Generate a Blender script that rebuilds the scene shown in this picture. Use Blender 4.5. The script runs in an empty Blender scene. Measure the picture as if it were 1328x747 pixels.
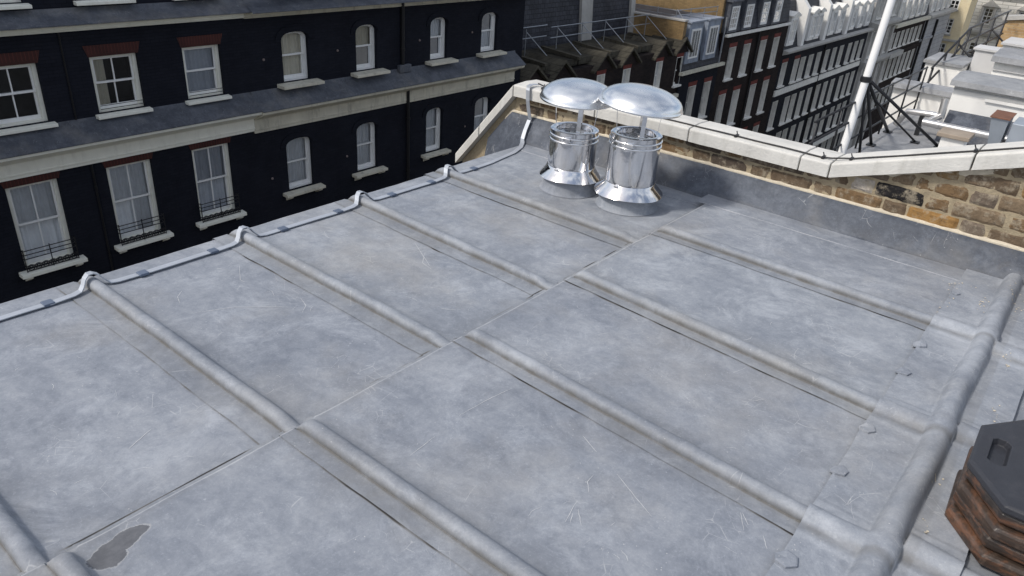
import bpy, math, random
from mathutils import Vector, Matrix, noise as mnoise
random.seed(7)
R_ = math.radians
scene = bpy.context.scene

# ------------------------------------------------------------------ camera
cam_d = bpy.data.cameras.new('camera'); cam = bpy.data.objects.new('camera', cam_d)
scene.collection.objects.link(cam); scene.camera = cam
cam_d.sensor_width = 36; cam_d.lens = 965.0 / 1328 * 36
cam_d.clip_start = 0.05; cam_d.clip_end = 2000
CR = Vector((0.6308386, -0.7731186, 0.0658049)); CU = Vector((0.3241973, 0.3396831, 0.8828995)); CF = Vector((0.7049388, 0.5356333, -0.4649282))
cam.matrix_world = Matrix(((CR.x, CU.x, -CF.x, 0), (CR.y, CU.y, -CF.y, 0), (CR.z, CU.z, -CF.z, 1.38), (0, 0, 0, 1)))

# ------------------------------------------------------------------ sky and sun
SUN_EL, SUN_A = R_(47), R_(30)          # sun stands over -X, a little towards +Y
to_sun = Vector((-math.cos(SUN_EL) * math.cos(SUN_A), math.cos(SUN_EL) * math.sin(SUN_A), math.sin(SUN_EL)))
world = bpy.data.worlds.new('World'); scene.world = world; world.use_nodes = True
wn = world.node_tree
bg = wn.nodes['Background']; sky = wn.nodes.new('ShaderNodeTexSky'); sky.sky_type = 'NISHITA'; sky.sun_disc = False
sky.sun_elevation = SUN_EL; sky.sun_rotation = math.atan2(to_sun.x, to_sun.y)
sky.air_density = 1.0; sky.dust_density = 3.0; sky.ozone_density = 1.0
# thin broken cloud all over the sky
tc = wn.nodes.new('ShaderNodeTexCoord'); mp = wn.nodes.new('ShaderNodeMapping'); mp.inputs['Scale'].default_value = (1, 1, 2.2); cn = wn.nodes.new('ShaderNodeTexNoise'); cr = wn.nodes.new('ShaderNodeValToRGB'); cm = wn.nodes.new('ShaderNodeMix'); cm.data_type = 'RGBA'
cn.inputs['Scale'].default_value = 2.6; cn.inputs['Detail'].default_value = 7; cn.inputs['Roughness'].default_value = .58
cr.color_ramp.elements[0].position = .42; cr.color_ramp.elements[0].color = (.12, .12, .12, 1); cr.color_ramp.elements[1].position = .62; cr.color_ramp.elements[1].color = (.9, .9, .9, 1)
wn.links.new(tc.outputs['Generated'], mp.inputs[0]); wn.links.new(mp.outputs[0], cn.inputs['Vector']); wn.links.new(cn.outputs['Fac'], cr.inputs[0]); wn.links.new(cr.outputs[0], cm.inputs[0])
wn.links.new(sky.outputs[0], cm.inputs[6]); cm.inputs[7].default_value = (6.6, 6.9, 7.4, 1)
wn.links.new(cm.outputs[2], bg.inputs[0]); bg.inputs[1].default_value = 0.11
sun_d = bpy.data.lights.new('sun', 'SUN'); sun_d.energy = 2.15; sun_d.angle = R_(7.0); sun_d.color = (1.0, 0.955, 0.88)
sun = bpy.data.objects.new('sun', sun_d); scene.collection.objects.link(sun)
sun.rotation_euler = (-to_sun).to_track_quat('-Z', 'Y').to_euler()
sun.location = to_sun * 60
vs = scene.view_settings
vs.view_transform = 'Standard'; vs.look = 'None'; vs.gamma = 1.0; vs.use_curve_mapping = False; vs.exposure = 0.24

# ------------------------------------------------------------------ materials
class NT:
    def __init__(s, name):
        s.m = bpy.data.materials.new(name); s.m.use_nodes = True; s.t = s.m.node_tree
        s.b = s.t.nodes['Principled BSDF']; s.out = s.t.nodes['Material Output']
    def n(s, typ, **kw):
        nd = s.t.nodes.new('ShaderNode' + typ)
        for k, v in kw.items():
            if k.startswith('_'): setattr(nd, k[1:], v)
            else:
                key = int(k[1:]) if k[0] == 'i' and k[1:].isdigit() else k.replace('__', ' ')
                s.set(nd.inputs[key], v)
        return nd
    def set(s, sock, v):
        if isinstance(v, bpy.types.NodeSocket): s.t.links.new(v, sock)
        elif isinstance(v, bpy.types.Node): s.t.links.new(v.outputs[0], sock)
        else:
            if sock.type == 'RGBA' and len(v) == 3: v = (*v, 1)
            sock.default_value = v
    def pos(s):
        if not hasattr(s, '_p'): s._p = s.n('NewGeometry').outputs['Position']
        return s._p
    def map(s, v, scale=(1, 1, 1), loc=(0, 0, 0)):
        return s.n('Mapping', Vector=v, Scale=scale, Location=loc).outputs[0]
    def noise(s, v, scale, detail=4, rough=.55, dist=0.0):
        return s.n('TexNoise', Vector=v, Scale=scale, Detail=detail, Roughness=rough, Distortion=dist).outputs['Fac']
    def math(s, op, a, b=0.0, clamp=False):
        nd = s.n('Math', _operation=op, i0=a, i1=b); nd.use_clamp = clamp; return nd.outputs[0]
    def ramp(s, f, stops):
        nd = s.n('ValToRGB', Fac=f); e = nd.color_ramp.elements
        while len(e) < len(stops): e.new(.5)
        for el, (p, c) in zip(e, stops):
            el.position = p; el.color = (c, c, c, 1) if isinstance(c, (int, float)) else (*c, 1)
        return nd.outputs[0]
    def mix(s, f, a, b, blend='MIX'):
        nd = s.n('Mix', _data_type='RGBA', _blend_type=blend); s.set(nd.inputs[0], f); s.set(nd.inputs[6], a); s.set(nd.inputs[7], b); return nd.outputs[2]
    def bump(s, h, strength, dist, nrm=None):
        nd = s.n('Bump', Height=h, Strength=strength, Distance=dist)
        if nrm is not None: s.set(nd.inputs['Normal'], nrm)
        return nd.outputs[0]
    def fin(s, col=None, rough=None, metal=None, normal=None, spec=None):
        for k, v in (('Base Color', col), ('Roughness', rough), ('Metallic', metal), ('Normal', normal), ('Specular IOR Level', spec)):
            if v is not None: s.set(s.b.inputs[k], v)
        return s.m
M = {}
def tint(k, c, f=.12): return tuple(min(1, x * (1 + f * k)) for x in c)

def lead_mat(name, lo, mid, hi, scale=1.0, wet=None, bumps=1.0):
    t = NT(name); p = t.pos()
    n1 = t.noise(p, 1.9 * scale, 5, .62, .8)
    n2 = t.noise(t.map(p, (11, 3.2, 8)), 1.0 * scale, 6, .65, .4)
    n3 = t.noise(p, 34 * scale, 6, .75)
    n4 = t.noise(t.map(p, (1, .7, 1), (5, 2, 1)), 13 * scale, 9, .78, .6)
    f = t.math('ADD', t.math('ADD', t.math('MULTIPLY', n1, .30), t.math('MULTIPLY', n2, .18)), t.math('ADD', t.math('MULTIPLY', n3, .20), t.math('MULTIPLY', n4, .32)))
    col = t.ramp(f, [(.40, lo), (.5, mid), (.60, hi)])
    pale = t.ramp(t.noise(t.map(p, (1, 1, 1), (3.1, 7.7, 0)), 4.3 * scale, 12, .8, .5), [(.50, 0.0), (.68, .6)])
    col = t.mix(pale, col, tint(1, hi, .34))
    brn = t.ramp(t.noise(t.map(p, (1, 1, 1), (9.1, 1.3, 0)), 1.3 * scale, 6, .65), [(.5, 0.0), (.72, .42)])
    col = t.mix(brn, col, (.285, .265, .235))
    dk = t.ramp(t.noise(t.map(p, (1, 1, 1), (1.7, 4.4, 2)), 3.1 * scale, 8, .72, .3), [(.30, .5), (.47, 0.0)])
    col = t.mix(dk, col, tint(-1, lo, .18))
    # fine scuffs: broken thin lines and specks
    wob = t.n('Mix', _data_type='VECTOR', Factor=.22); t.set(wob.inputs[4], p); t.set(wob.inputs[5], t.n('TexNoise', Vector=p, Scale=2.2, Detail=2).outputs['Color'])
    for sc, th, mask, amt, off in ((4.2, .0022, .60, .3, 0), (13.0, .006, .60, .3, 4), (27.0, .014, .60, .3, 8)):
        vo = t.n('TexVoronoi', _feature='DISTANCE_TO_EDGE', Vector=t.map(wob.outputs[1], (1, 1, 0), (off, off * 2, 0)), Scale=sc * scale).outputs['Distance']
        ln = t.math('LESS_THAN', vo, th)
        mk = t.ramp(t.noise(t.map(p, (1, 1, 1), (off + 2, 5, 1)), 5.5, 4, .6), [(mask, 0.0), (mask + .05, amt)])
        col = t.mix(t.math('MULTIPLY', ln, mk), col, (.62, .63, .64))
    gr = t.noise(p, 150 * scale, 4, .8)
    col = t.mix(t.ramp(gr, [(.56, 0.0), (.72, .35)]), col, tint(1, hi, .5))
    col = t.mix(t.ramp(gr, [(.28, .35), (.42, 0.0)]), col, tint(-1, lo, .3))
    pit = t.math('LESS_THAN', t.n('TexVoronoi', Vector=t.map(p, (1, 1, 0), (3, 3, 0)), Scale=26.0).outputs['Distance'], t.math('MULTIPLY', t.noise(p, 3.3, 2), .16))
    col = t.mix(t.math('MULTIPLY', pit, t.ramp(t.noise(t.map(p, (1, 1, 1), (7, 1, 2)), 4.0, 3), [(.5, 0.0), (.6, .5)])), col, tint(1, hi, .25))
    vs_ = t.n('TexVoronoi', Vector=p, Scale=55.0).outputs['Distance']
    sp = t.math('MULTIPLY', t.math('LESS_THAN', vs_, .10), t.ramp(t.noise(p, 7, 3), [(.56, 0.0), (.64, .55)]))
    col = t.mix(sp, col, (.6, .6, .6))
    rnd = t.n('ObjectInfo').outputs['Random']
    col = t.mix(1.0, col, t.ramp(rnd, [(0, (.92, .92, .93)), (1, (1.06, 1.06, 1.05))]), 'MULTIPLY')
    if wet:
        ds = [t.n('VectorMath', _operation='LENGTH', i0=t.map(t.n('VectorMath', _operation='SUBTRACT', i0=p, i1=(wx, wy, .03)).outputs[0], (1 / rx, 1 / ry, 0))).outputs['Value'] for wx, wy, rx, ry in wet]
        dx = ds[0]
        for d in ds[1:]: dx = t.math('MINIMUM', dx, d)
        d2 = t.math('MULTIPLY', t.math('ADD', dx, t.math('MULTIPLY', t.math('SUBTRACT', t.noise(p, 32, 5, .65), .5), .9)), .5)
        col = t.mix(t.ramp(d2, [(.47, 0.0), (.50, .6), (.56, 0.0)]), col, (.42, .42, .42))
        col = t.mix(t.ramp(d2, [(.46, .9), (.49, 0.0)]), col, t.mix(t.ramp(n3, [(.4, 0.0), (.6, 1.0)]), (.088, .091, .102), (.125, .129, .142)))
    at = t.n('Attribute', _attribute_name='dirt_shade').outputs['Fac']  # real dirt plus painted shade; negative values paint pale edges
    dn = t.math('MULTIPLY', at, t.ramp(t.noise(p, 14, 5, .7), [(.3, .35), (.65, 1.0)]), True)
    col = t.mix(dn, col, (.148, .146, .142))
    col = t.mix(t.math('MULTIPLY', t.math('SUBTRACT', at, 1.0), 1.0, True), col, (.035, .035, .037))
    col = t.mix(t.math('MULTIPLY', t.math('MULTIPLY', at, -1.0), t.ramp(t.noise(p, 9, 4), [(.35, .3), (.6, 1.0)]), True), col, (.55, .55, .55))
    rough = t.ramp(t.math('ADD', t.math('MULTIPLY', n2, .6), t.math('MULTIPLY', n1, .4)), [(.3, .52), (.7, .74)])
    b1 = t.bump(t.noise(p, 6 * scale, 3, .5), .35 * bumps, .012)
    b2 = t.bump(n3, .22 * bumps, .004, b1)
    b3 = t.bump(t.noise(t.map(p, (60, 14, 40)), 1, 4, .7), .15 * bumps, .002, b2)
    return t.fin(col, rough, 0.0, b3, .4)
LEAD = lead_mat('lead', (.165, .186, .225), (.240, .262, .302), (.325, .346, .382), wet=[(.462, 1.397, .046, .022), (.435, 1.388, .052, .026), (.402, 1.366, .040, .032)])
LEAD_D = lead_mat('lead_upstand', (.038, .046, .064), (.064, .075, .098), (.12, .136, .168))  # darker copy of the roof lead, the upstand's shade put into its colour
LEAD_F = lead_mat('lead_street', (.045, .050, .064), (.072, .080, .099), (.12, .128, .15), scale=.5)
LEAD_N = lead_mat('lead_neighbour', (.18, .187, .20), (.255, .263, .278), (.34, .347, .36), scale=.6)

def plain(name, col, rough=.6, metal=0.0, var=.18, sc=3.0, bump=.15, bd=.004, stain=None, spec=.4):
    t = NT(name); p = t.pos()
    f = t.noise(p, sc, 6, .65, .3)
    c = t.mix(t.ramp(f, [(.3, 0.0), (.7, 1.0)]), tint(-1, col, var), tint(1, col, var))
    if stain:
        s = t.ramp(t.noise(t.map(p, (1.6, 1.6, .35)), sc * 1.7, 7, .7), [(.52, 0.0), (.72, stain[1])])
        c = t.mix(s, c, stain[0])
    nb = t.noise(p, sc * 14, 4, .6)
    return t.fin(c, rough, metal, t.bump(nb, bump, bd), spec)

def brick_mat(name, c1, c2, mortar, rough=.75, bs=.6, sz=(.225, .075), dirt_shade=.35, spec=.3):
    t = NT(name); sx = t.n('SeparateXYZ', Vector=t.pos())
    v = t.n('CombineXYZ', X=t.math('ADD', sx.outputs[0], sx.outputs[1]), Y=sx.outputs[2], Z=0.0).outputs[0]
    br = t.n('TexBrick', Vector=v, Color1=(*c1, 1), Color2=(*c2, 1), Mortar=(*mortar, 1), Scale=1.0)
    br.inputs['Brick Width'].default_value = sz[0]; br.inputs['Row Height'].default_value = sz[1]; br.inputs['Mortar Size'].default_value = sz[1] * .09
    br.inputs['Mortar Smooth'].default_value = .3; br.inputs['Bias'].default_value = 0
    n = t.noise(t.pos(), .9, 7, .7, .4)
    col = t.mix(t.ramp(n, [(.4, 0.0), (.75, dirt_shade)]), br.outputs[0], tint(1, c2, .9))
    col = t.mix(t.ramp(t.noise(t.map(t.pos(), (1, 1, .25)), 2.3, 6, .7), [(.5, 0.0), (.8, dirt_shade)]), col, tint(-1, c1, .5))
    h = t.math('SUBTRACT', 1.0, br.outputs['Fac'])
    b = t.bump(t.noise(t.pos(), 40, 4, .7), .3, .006, t.bump(h, bs, .012))
    return t.fin(col, rough, 0, b, spec)
BLACK = brick_mat('black_painted_brick', (.0115, .0130, .0195), (.0150, .0165, .0240), (.0085, .0095, .0145), .8, .5, dirt_shade=.3, spec=.1)
BLACK2 = brick_mat('sooty_brick', (.020, .017, .018), (.034, .026, .024), (.016, .014, .015), .92, .5, dirt_shade=.5, spec=.08)
STOCK = brick_mat('stock_brick', (.20, .135, .065), (.28, .19, .09), (.13, .105, .075), .8, .7, dirt_shade=.5)
ORANGE = brick_mat('orange_brick', (.26, .155, .075), (.44, .31, .165), (.42, .36, .27), .85, .9, dirt_shade=.6)
OWNW = brick_mat('grey_street_front', (.10, .105, .115), (.13, .135, .145), (.09, .09, .095), .8, .5)
REDB = brick_mat('red_gauged_brick', (.082, .020, .017), (.105, .027, .022), (.045, .016, .014), .7, .3, sz=(.075, .4), dirt_shade=.2)
SLATE = brick_mat('slate', (.028, .030, .040), (.048, .051, .064), (.014, .015, .02), .6, .9, sz=(.28, .2), dirt_shade=.5)
GREYR = brick_mat('grey_ashlar', (.33, .34, .36), (.37, .375, .39), (.24, .245, .26), .8, .3, sz=(1.1, .5), dirt_shade=.25)
YELL = brick_mat('pale_yellow_brick', (.72, .60, .38), (.76, .65, .43), (.62, .54, .38), .8, .3, dirt_shade=.2)
STONEW = brick_mat('rusticated_stone', (.70, .68, .63), (.76, .74, .70), (.40, .39, .36), .8, 1.0, sz=(1.5, .42), dirt_shade=.12)
CREAM = plain('cream_paint', (.85, .84, .75), .5, var=.05, stain=((.52, .50, .43), .3))
CREAM2 = plain('weathered_cream_stone', (.62, .59, .49), .65, var=.12, sc=2.0, bump=.35, stain=((.24, .22, .18), .7))
WHITE = plain('white_gloss_paint', (.84, .84, .83), .35, var=.05, stain=((.5, .5, .47), .25))
DIRTYW = plain('dirty_white_paint', (.80, .785, .74), .6, var=.12, stain=((.22, .22, .21), .5))
RENDER = plain('white_render', (.86, .85, .82), .75, var=.04, sc=1.3, stain=((.6, .58, .54), .35), bump=.2)
RENDG = plain('grey_render', (.55, .55, .55), .8, var=.08, sc=1.2, stain=((.4, .4, .4), .35))
STONE = plain('portland_stone', (.43, .42, .40), .8, var=.14, sc=1.5, stain=((.2, .19, .18), .5), bump=.3)
COPE = plain('coping_stone', (.60, .59, .56), .8, var=.10, sc=5, stain=((.40, .39, .35), .45), bump=.45, bd=.006)
MORTAR = plain('lime_mortar', (.40, .33, .225), .95, var=.2, sc=14, bump=.9, bd=.008, stain=((.25, .21, .15), .55))
POINT = plain('fresh_pointing', (.66, .59, .47), .95, var=.12, sc=20, bump=.9, bd=.006)
IRON = plain('black_iron', (.012, .012, .014), .45, .2, bump=.2)
STEEL = plain('dark_scaffold_steel', (.035, .036, .04), .45, .5, bump=.1)
GALV = plain('galvanised_rail', (.33, .35, .38), .45, .6, var=.15)
TAPE = plain('aluminium_tape', (.42, .45, .50), .5, .35, var=.10, sc=9, bump=.3, bd=.002)
CLIP = plain('blue_grey_clip', (.12, .15, .21), .5, .3)
POLEW = plain('white_pole_paint', (.82, .82, .82), .3, var=.03, sc=1.5)
MOSS = brick_mat('mossy_stone_tile', (.050, .045, .036), (.075, .068, .052), (.03, .028, .022), .95, .8, sz=(.3, .22), dirt_shade=.6)
BLUEG = plain('blue_grey_dormer_lead', (.27, .31, .38), .6, var=.25, sc=2.5, stain=((.1, .11, .14), .6))
CURT = plain('net_curtain', (.80, .82, .84), .9, var=.08, sc=4)
CURTC = plain('cream_curtain', (.62, .58, .47), .9, var=.1, sc=4)
ROOM = plain('dim_room', (.055, .055, .058), .9)
BLIND = plain('grey_blind', (.50, .53, .58), .9, var=.12, sc=2)
PLATE = plain('anchor_plate_paint', (.20, .16, .155), .7)
RUST = plain('rusty_sheet', (.20, .095, .06), .8, .2, var=.3, sc=6)
GREYS = plain('grey_sheet_duct', (.36, .40, .45), .5, .4, var=.12, sc=3)
PIPEM = plain('bright_duct_pipe', (.66, .65, .64), .3, .8, var=.12, sc=4)
ASPH = plain('asphalt', (.05, .05, .052), .9, sc=2, bump=.5)
PAVE = brick_mat('paving', (.22, .21, .20), (.26, .25, .235), (.12, .12, .11), .9, .5, sz=(.9, .6))
GROUND = plain('ground', (.12, .115, .105), .95, sc=.3)
LINE = plain('road_paint', (.62, .5, .12), .7)
CABLE = plain('black_cable', (.018, .018, .02), .5)
SCR = plain('scratch_bright', (.56, .57, .59), .6, .0, var=.2, sc=30)
SHOP = plain('shopfront_dark', (.03, .032, .036), .35)

def steel_mat():
    t = NT('polished_stainless'); p = t.pos()
    n = t.noise(t.map(p, (3, 3, 30)), 4, 4, .6)
    big = t.noise(p, 9, 3, .5)
    col = t.mix(t.ramp(t.noise(p, 26, 6, .7), [(.5, 0.0), (.75, .4)]), (.80, .80, .81), (.60, .58, .55))
    rough = t.ramp(t.noise(p, 11, 4), [(.3, .05), (.7, .17)])
    return t.fin(col, rough, 1.0, t.bump(n, .04, .002, t.bump(big, .12, .012)), .5)
INOX = steel_mat()
def spun_mat():
    t = NT('spun_cap_steel'); p = t.pos()
    col = t.mix(t.ramp(t.noise(p, 20, 6, .7), [(.45, 0.0), (.75, .35)]), (.90, .91, .92), (.74, .76, .79))
    return t.fin(col, t.ramp(t.noise(p, 9, 5), [(.3, .20), (.7, .32)]), 1.0, t.bump(t.noise(p, 9, 2), .10, .006), .5)
SPUN = spun_mat()
def glass_mat():
    t = NT('window_glass'); t.t.nodes.remove(t.b)
    lw = t.n('LayerWeight', Blend=.35).outputs['Fresnel']
    f = t.math('ADD', t.math('MULTIPLY', lw, .8), .07, True)
    nz = t.bump(t.noise(t.pos(), 1.6, 2), .12, .05)
    gl = t.n('BsdfGlossy', Color=(.9, .93, .97), Roughness=.03, Normal=nz); tr = t.n('BsdfTransparent', Color=(.95, .96, .97))
    mx = t.n('MixShader', Fac=f); t.set(mx.inputs[1], tr.outputs[0]); t.set(mx.inputs[2], gl.outputs[0])
    t.t.links.new(mx.outputs[0], t.out.inputs[0]); return t.m
GLASS = glass_mat()
def parapet_brick_mat():
    t = NT('parapet_brick'); p = t.pos()
    oc = t.n('ObjectInfo').outputs['Color']
    n = t.noise(p, 28, 7, .72, .4)
    col = t.mix(t.ramp(n, [(.35, 0.0), (.7, .65)]), oc, t.mix(1.0, oc, (.45, .42, .40), 'MULTIPLY'))
    col = t.mix(t.ramp(t.noise(t.map(p, (1, 1, 1), (4, 2, 1)), 17, 8, .75), [(.50, 0.0), (.62, .7)]), col, (.38, .33, .25))
    col = t.mix(t.ramp(t.noise(t.map(p, (1, 1, 1), (8, 1, 3)), 45, 5, .7), [(.58, 0.0), (.7, .7)]), col, (.06, .05, .045))
    b = t.bump(t.noise(p, 60, 6, .75), .9, .01, t.bump(t.noise(p, 14, 3), .5, .01))
    return t.fin(col, .92, 0, b, .2)
PBRICK = parapet_brick_mat()
def rubber_mat():
    t = NT('worn_rubber'); p = t.pos(); oc = t.n('ObjectInfo').outputs['Color']
    k = t.n('ObjectInfo').outputs['Alpha']
    nz = t.n('NewGeometry').outputs['Normal']; up = t.n('SeparateXYZ', Vector=nz).outputs[2]
    n = t.noise(t.map(p, (9, 9, 34)), 1, 7, .7, .8)
    rust = t.ramp(n, [(.50, 0.0), (.62, 1.0)])
    col = t.mix(t.math('MULTIPLY', rust, k), oc, (.125, .058, .031))
    col = t.mix(t.math('MULTIPLY', t.ramp(t.noise(p, 40, 5, .7), [(.52, 0.0), (.7, .5)]), k), col, (.15, .105, .08))
    col = t.mix(t.ramp(t.noise(p, 16, 6, .7), [(.55, 0.0), (.75, .25)]), col, (.10, .10, .11))
    return t.fin(col, t.ramp(t.noise(p, 12, 4), [(.3, .36), (.7, .6)]), 0, t.bump(t.noise(p, 70, 5, .7), .35, .004, t.bump(t.noise(p, 18, 3), .3, .006)), .5)
RUBBER = rubber_mat()

# ------------------------------------------------------------------ mesh helpers
ORG = {}
COL = scene.collection
def link(o, parent=None):
    COL.objects.link(o)
    if parent: o.parent = parent
    return o
def thing(name, label, cat, loc=(0, 0, 0), group=None):
    o = bpy.data.objects.new(name, None); o.empty_display_size = .2; link(o); o.location = loc; ORG[o] = Vector(loc)
    o['label'] = label; o['category'] = cat
    if group: o['group'] = group
    return o
def wpos(o): return ORG.get(o, Vector((0, 0, 0)))
class MB:
    def __init__(s): s.v = []; s.f = []; s.a = None
    def add(s, vs, fs):
        k = len(s.v); s.v += [tuple(v) for v in vs]; s.f += [tuple(i + k for i in f) for f in fs]; return s
    def box(s, a, b):
        x0, y0, z0 = a; x1, y1, z1 = b
        return s.add([(x0, y0, z0), (x1, y0, z0), (x1, y1, z0), (x0, y1, z0), (x0, y0, z1), (x1, y0, z1), (x1, y1, z1), (x0, y1, z1)],
                     [(3, 2, 1, 0), (4, 5, 6, 7), (0, 1, 5, 4), (1, 2, 6, 5), (2, 3, 7, 6), (3, 0, 4, 7)])
    def grid(s, nu, nv, fn):
        k = len(s.v)
        for j in range(nv):
            for i in range(nu): s.v.append(tuple(fn(i, j)))
        for j in range(nv - 1):
            for i in range(nu - 1):
                a = k + j * nu + i; s.f.append((a, a + 1, a + nu + 1, a + nu))
        return s
    def tube(s, pts, r, n=8, cap=True):
        pts = [Vector(p) for p in pts]; rs = r if isinstance(r, (list, tuple)) else [r] * len(pts); k = len(s.v); pu = None
        for i, p in enumerate(pts):
            d = (pts[min(i + 1, len(pts) - 1)] - pts[max(i - 1, 0)]).normalized()
            if pu is None: pu = d.cross(Vector((0, 0, 1)) if abs(d.z) < .9 else Vector((1, 0, 0))).normalized()
            u = (pu - d * pu.dot(d)).normalized(); pu = u; w = d.cross(u)
            for j in range(n):
                a = 2 * math.pi * j / n; s.v.append(tuple(p + (u * math.cos(a) + w * math.sin(a)) * rs[i]))
        for i in range(len(pts) - 1):
            for j in range(n):
                a = k + i * n + j; b = k + i * n + (j + 1) % n; s.f.append((a, b, b + n, a + n))
        if cap:
            s.f.append(tuple(k + j for j in reversed(range(n)))); e = k + (len(pts) - 1) * n; s.f.append(tuple(e + j for j in range(n)))
        return s
    def lathe(s, prof, n=48, c=(0, 0), fn=None):
        k = len(s.v)
        for r, z in prof:
            for j in range(n):
                a = 2 * math.pi * j / n; v = (c[0] + r * math.cos(a), c[1] + r * math.sin(a), z); s.v.append(fn(v, a) if fn else v)
        for i in range(len(prof) - 1):
            for j in range(n):
                a = k + i * n + j; b = k + i * n + (j + 1) % n; s.f.append((a, b, b + n, a + n))
        return s
    def prism(s, poly, h0, h1, axis='z'):   # poly of 2-D points extruded along an axis
        n = len(poly)
        mk = {'z': lambda p, h: (p[0], p[1], h), 'x': lambda p, h: (h, p[0], p[1]), 'y': lambda p, h: (p[0], h, p[1])}[axis]
        return s.add([mk(p, h0) for p in poly] + [mk(p, h1) for p in poly],
                     [tuple(reversed(range(n))), tuple(range(n, 2 * n))] + [(i, (i + 1) % n, (i + 1) % n + n, i + n) for i in range(n)])
    def sweep_x(s, prof, x0, x1): return s.prism(prof, x0, x1, 'x')
    def ribbon(s, pts, w, t, upfn=None):   # flat strap along points, width across the given side vectors
        k = len(s.v); pts = [Vector(p) for p in pts]; n = len(pts)
        for i, p in enumerate(pts):
            d = (pts[min(i + 1, n - 1)] - pts[max(i - 1, 0)]).normalized(); sd = Vector(upfn(p, d)).normalized(); up = sd.cross(d).normalized()
            if up.z < -.3: up = -up
            for a, b in ((-1, 0), (1, 0), (1, 1), (-1, 1)): s.v.append(tuple(p + sd * (a * w / 2) + up * (b * t)))
        for i in range(n - 1):
            for j in range(4): a = k + i * 4 + j; b = k + i * 4 + (j + 1) % 4; s.f.append((a, b, b + 4, a + 4))
        s.f.append((k, k + 1, k + 2, k + 3)); e = k + (n - 1) * 4; s.f.append((e + 3, e + 2, e + 1, e)); return s
    def mesh(s, name, mat, smooth=False, org=(0, 0, 0), fixn=True):
        m = bpy.data.meshes.new(name); o = Vector(org)
        m.from_pydata([tuple(Vector(v) - o) for v in s.v], [], s.f)
        if fixn:
            import bmesh
            bm = bmesh.new(); bm.from_mesh(m); bmesh.ops.recalc_face_normals(bm, faces=bm.faces); bm.to_mesh(m); bm.free()
        if smooth: m.polygons.foreach_set('use_smooth', [True] * len(m.polygons))
        m.materials.append(mat)
        if s.a is not None:
            at = m.attributes.new('dirt_shade', 'FLOAT', 'POINT'); at.data.foreach_set('value', s.a)
        m.update(); return m
    def build(s, name, mat, parent=None, smooth=False, bevel=0, at=None, angle=None, fixn=True):
        org = wpos(parent) if at is None else Vector(at)
        o = bpy.data.objects.new(name, s.mesh(name, mat, smooth, org, fixn)); link(o, parent)
        o.location = org - wpos(parent) if parent else org
        ORG[o] = Vector(org)
        if bevel:
            b = o.modifiers.new('bevel', 'BEVEL'); b.width = bevel; b.segments = 2; b.limit_method = 'ANGLE'; b.angle_limit = R_(35)
        if angle: o.data.set_sharp_from_angle(angle=R_(angle))
        return o
def tag(o, label, cat, group=None):
    o['label'] = label; o['category'] = cat
    if group: o['group'] = group
    return o
def struct(o): o['kind'] = 'structure'; return o
def inst(mesh, name, loc, parent=None):
    o = bpy.data.objects.new(name, mesh); link(o, parent); o.location = Vector(loc) - (wpos(parent) if parent else Vector((0, 0, 0))); ORG[o] = Vector(loc); return o
def nz(x, y, z=0.0): return mnoise.noise(Vector((x, y, z)))

ST = -18.6          # street level below our roof
YF = 18.0           # plane of the opposite facades

# ------------------------------------------------------------------ street
struct(MB().add([(-900, -900, ST - .3), (900, -900, ST - .3), (900, 900, ST - .3), (-900, 900, ST - .3)], [(0, 1, 2, 3)]).build('ground', GROUND))
struct(MB().box((-60, 5.2, ST - .2), (106, 15.4, ST - .12)).build('road', ASPH))
struct(MB().box((-60, 15.62, ST - .25), (106, 17.95, ST)).build('pavement', PAVE))
struct(MB().box((-60, 3.02, ST - .25), (106, 4.98, ST)).build('pavement', PAVE))
struct(MB().box((-60, 15.4, ST - .25), (106, 15.61, ST + .01)).build('kerb', STONE))
struct(MB().box((-60, 4.99, ST - .25), (106, 5.2, ST + .01)).build('kerb', STONE))
for y in (5.45, 5.65, 14.95, 15.15):
    struct(MB().box((-60, y - .05, ST - .119), (106, y + .05, ST - .115)).build('road_marking', LINE))

# ------------------------------------------------------------------ our lead roof
UR = [(-.37, -.37), (.294, .296), (.963, .967), (1.588, 1.602), (2.192, 2.25), (2.850, 2.872)]     # roll x at drip / at eave
LR = [(-.34, -.34), (.33, .33), (.982, .980), (1.612, 1.672), (2.238, 2.324), (2.994, 3.012)]      # roll x at ridge / at drip
ZN = .03
house = thing('building', 'building capped by the grey lead flat roof with rounded rolls underfoot', 'building', (0, 0, ST))
MB().box((-9, -9, ST), (3.70, 2.70, -.06)).build('wall', OWNW, house)
def und(x, y): return .0032 * nz(x * 1.7, y * 1.3, 3.3) + .0016 * nz(x * 5.3, y * 4.1, 7.1) + .0006 * nz(x * 17, y * 15, 1.1)
def roll_profile(r, H, lap):
    """cross-section of a lead sheet that laps over the roll on its left: list of (dx, dz, dirt)"""
    P = [(-lap, .0036, .3), (-lap + .006, .0038, .2), (-lap + .02, .0036, .12)]
    q = r * .97
    for k in range(1, 5): P.append((-lap + .02 + (lap - .02 - q - .012) * k / 4, .0034, .10 + .08 * k))
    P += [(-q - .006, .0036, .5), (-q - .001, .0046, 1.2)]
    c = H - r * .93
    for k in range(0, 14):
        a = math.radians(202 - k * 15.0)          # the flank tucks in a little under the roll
        P.append((math.cos(a) * r, c + math.sin(a) * r * .93, (1.25, 1.05, .85, .55, .32)[k] if k < 5 else .13))  # groove dirt, with shade painted up the -X flank
    P += [(r + .003, .0115, .1), (r + .010, .0068, .2), (r + .022, .0038, .26), (r + .036, .0020, .16), (r + .055, .0012, .08), (r + .08, .0008, 0)]
    return P
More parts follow.
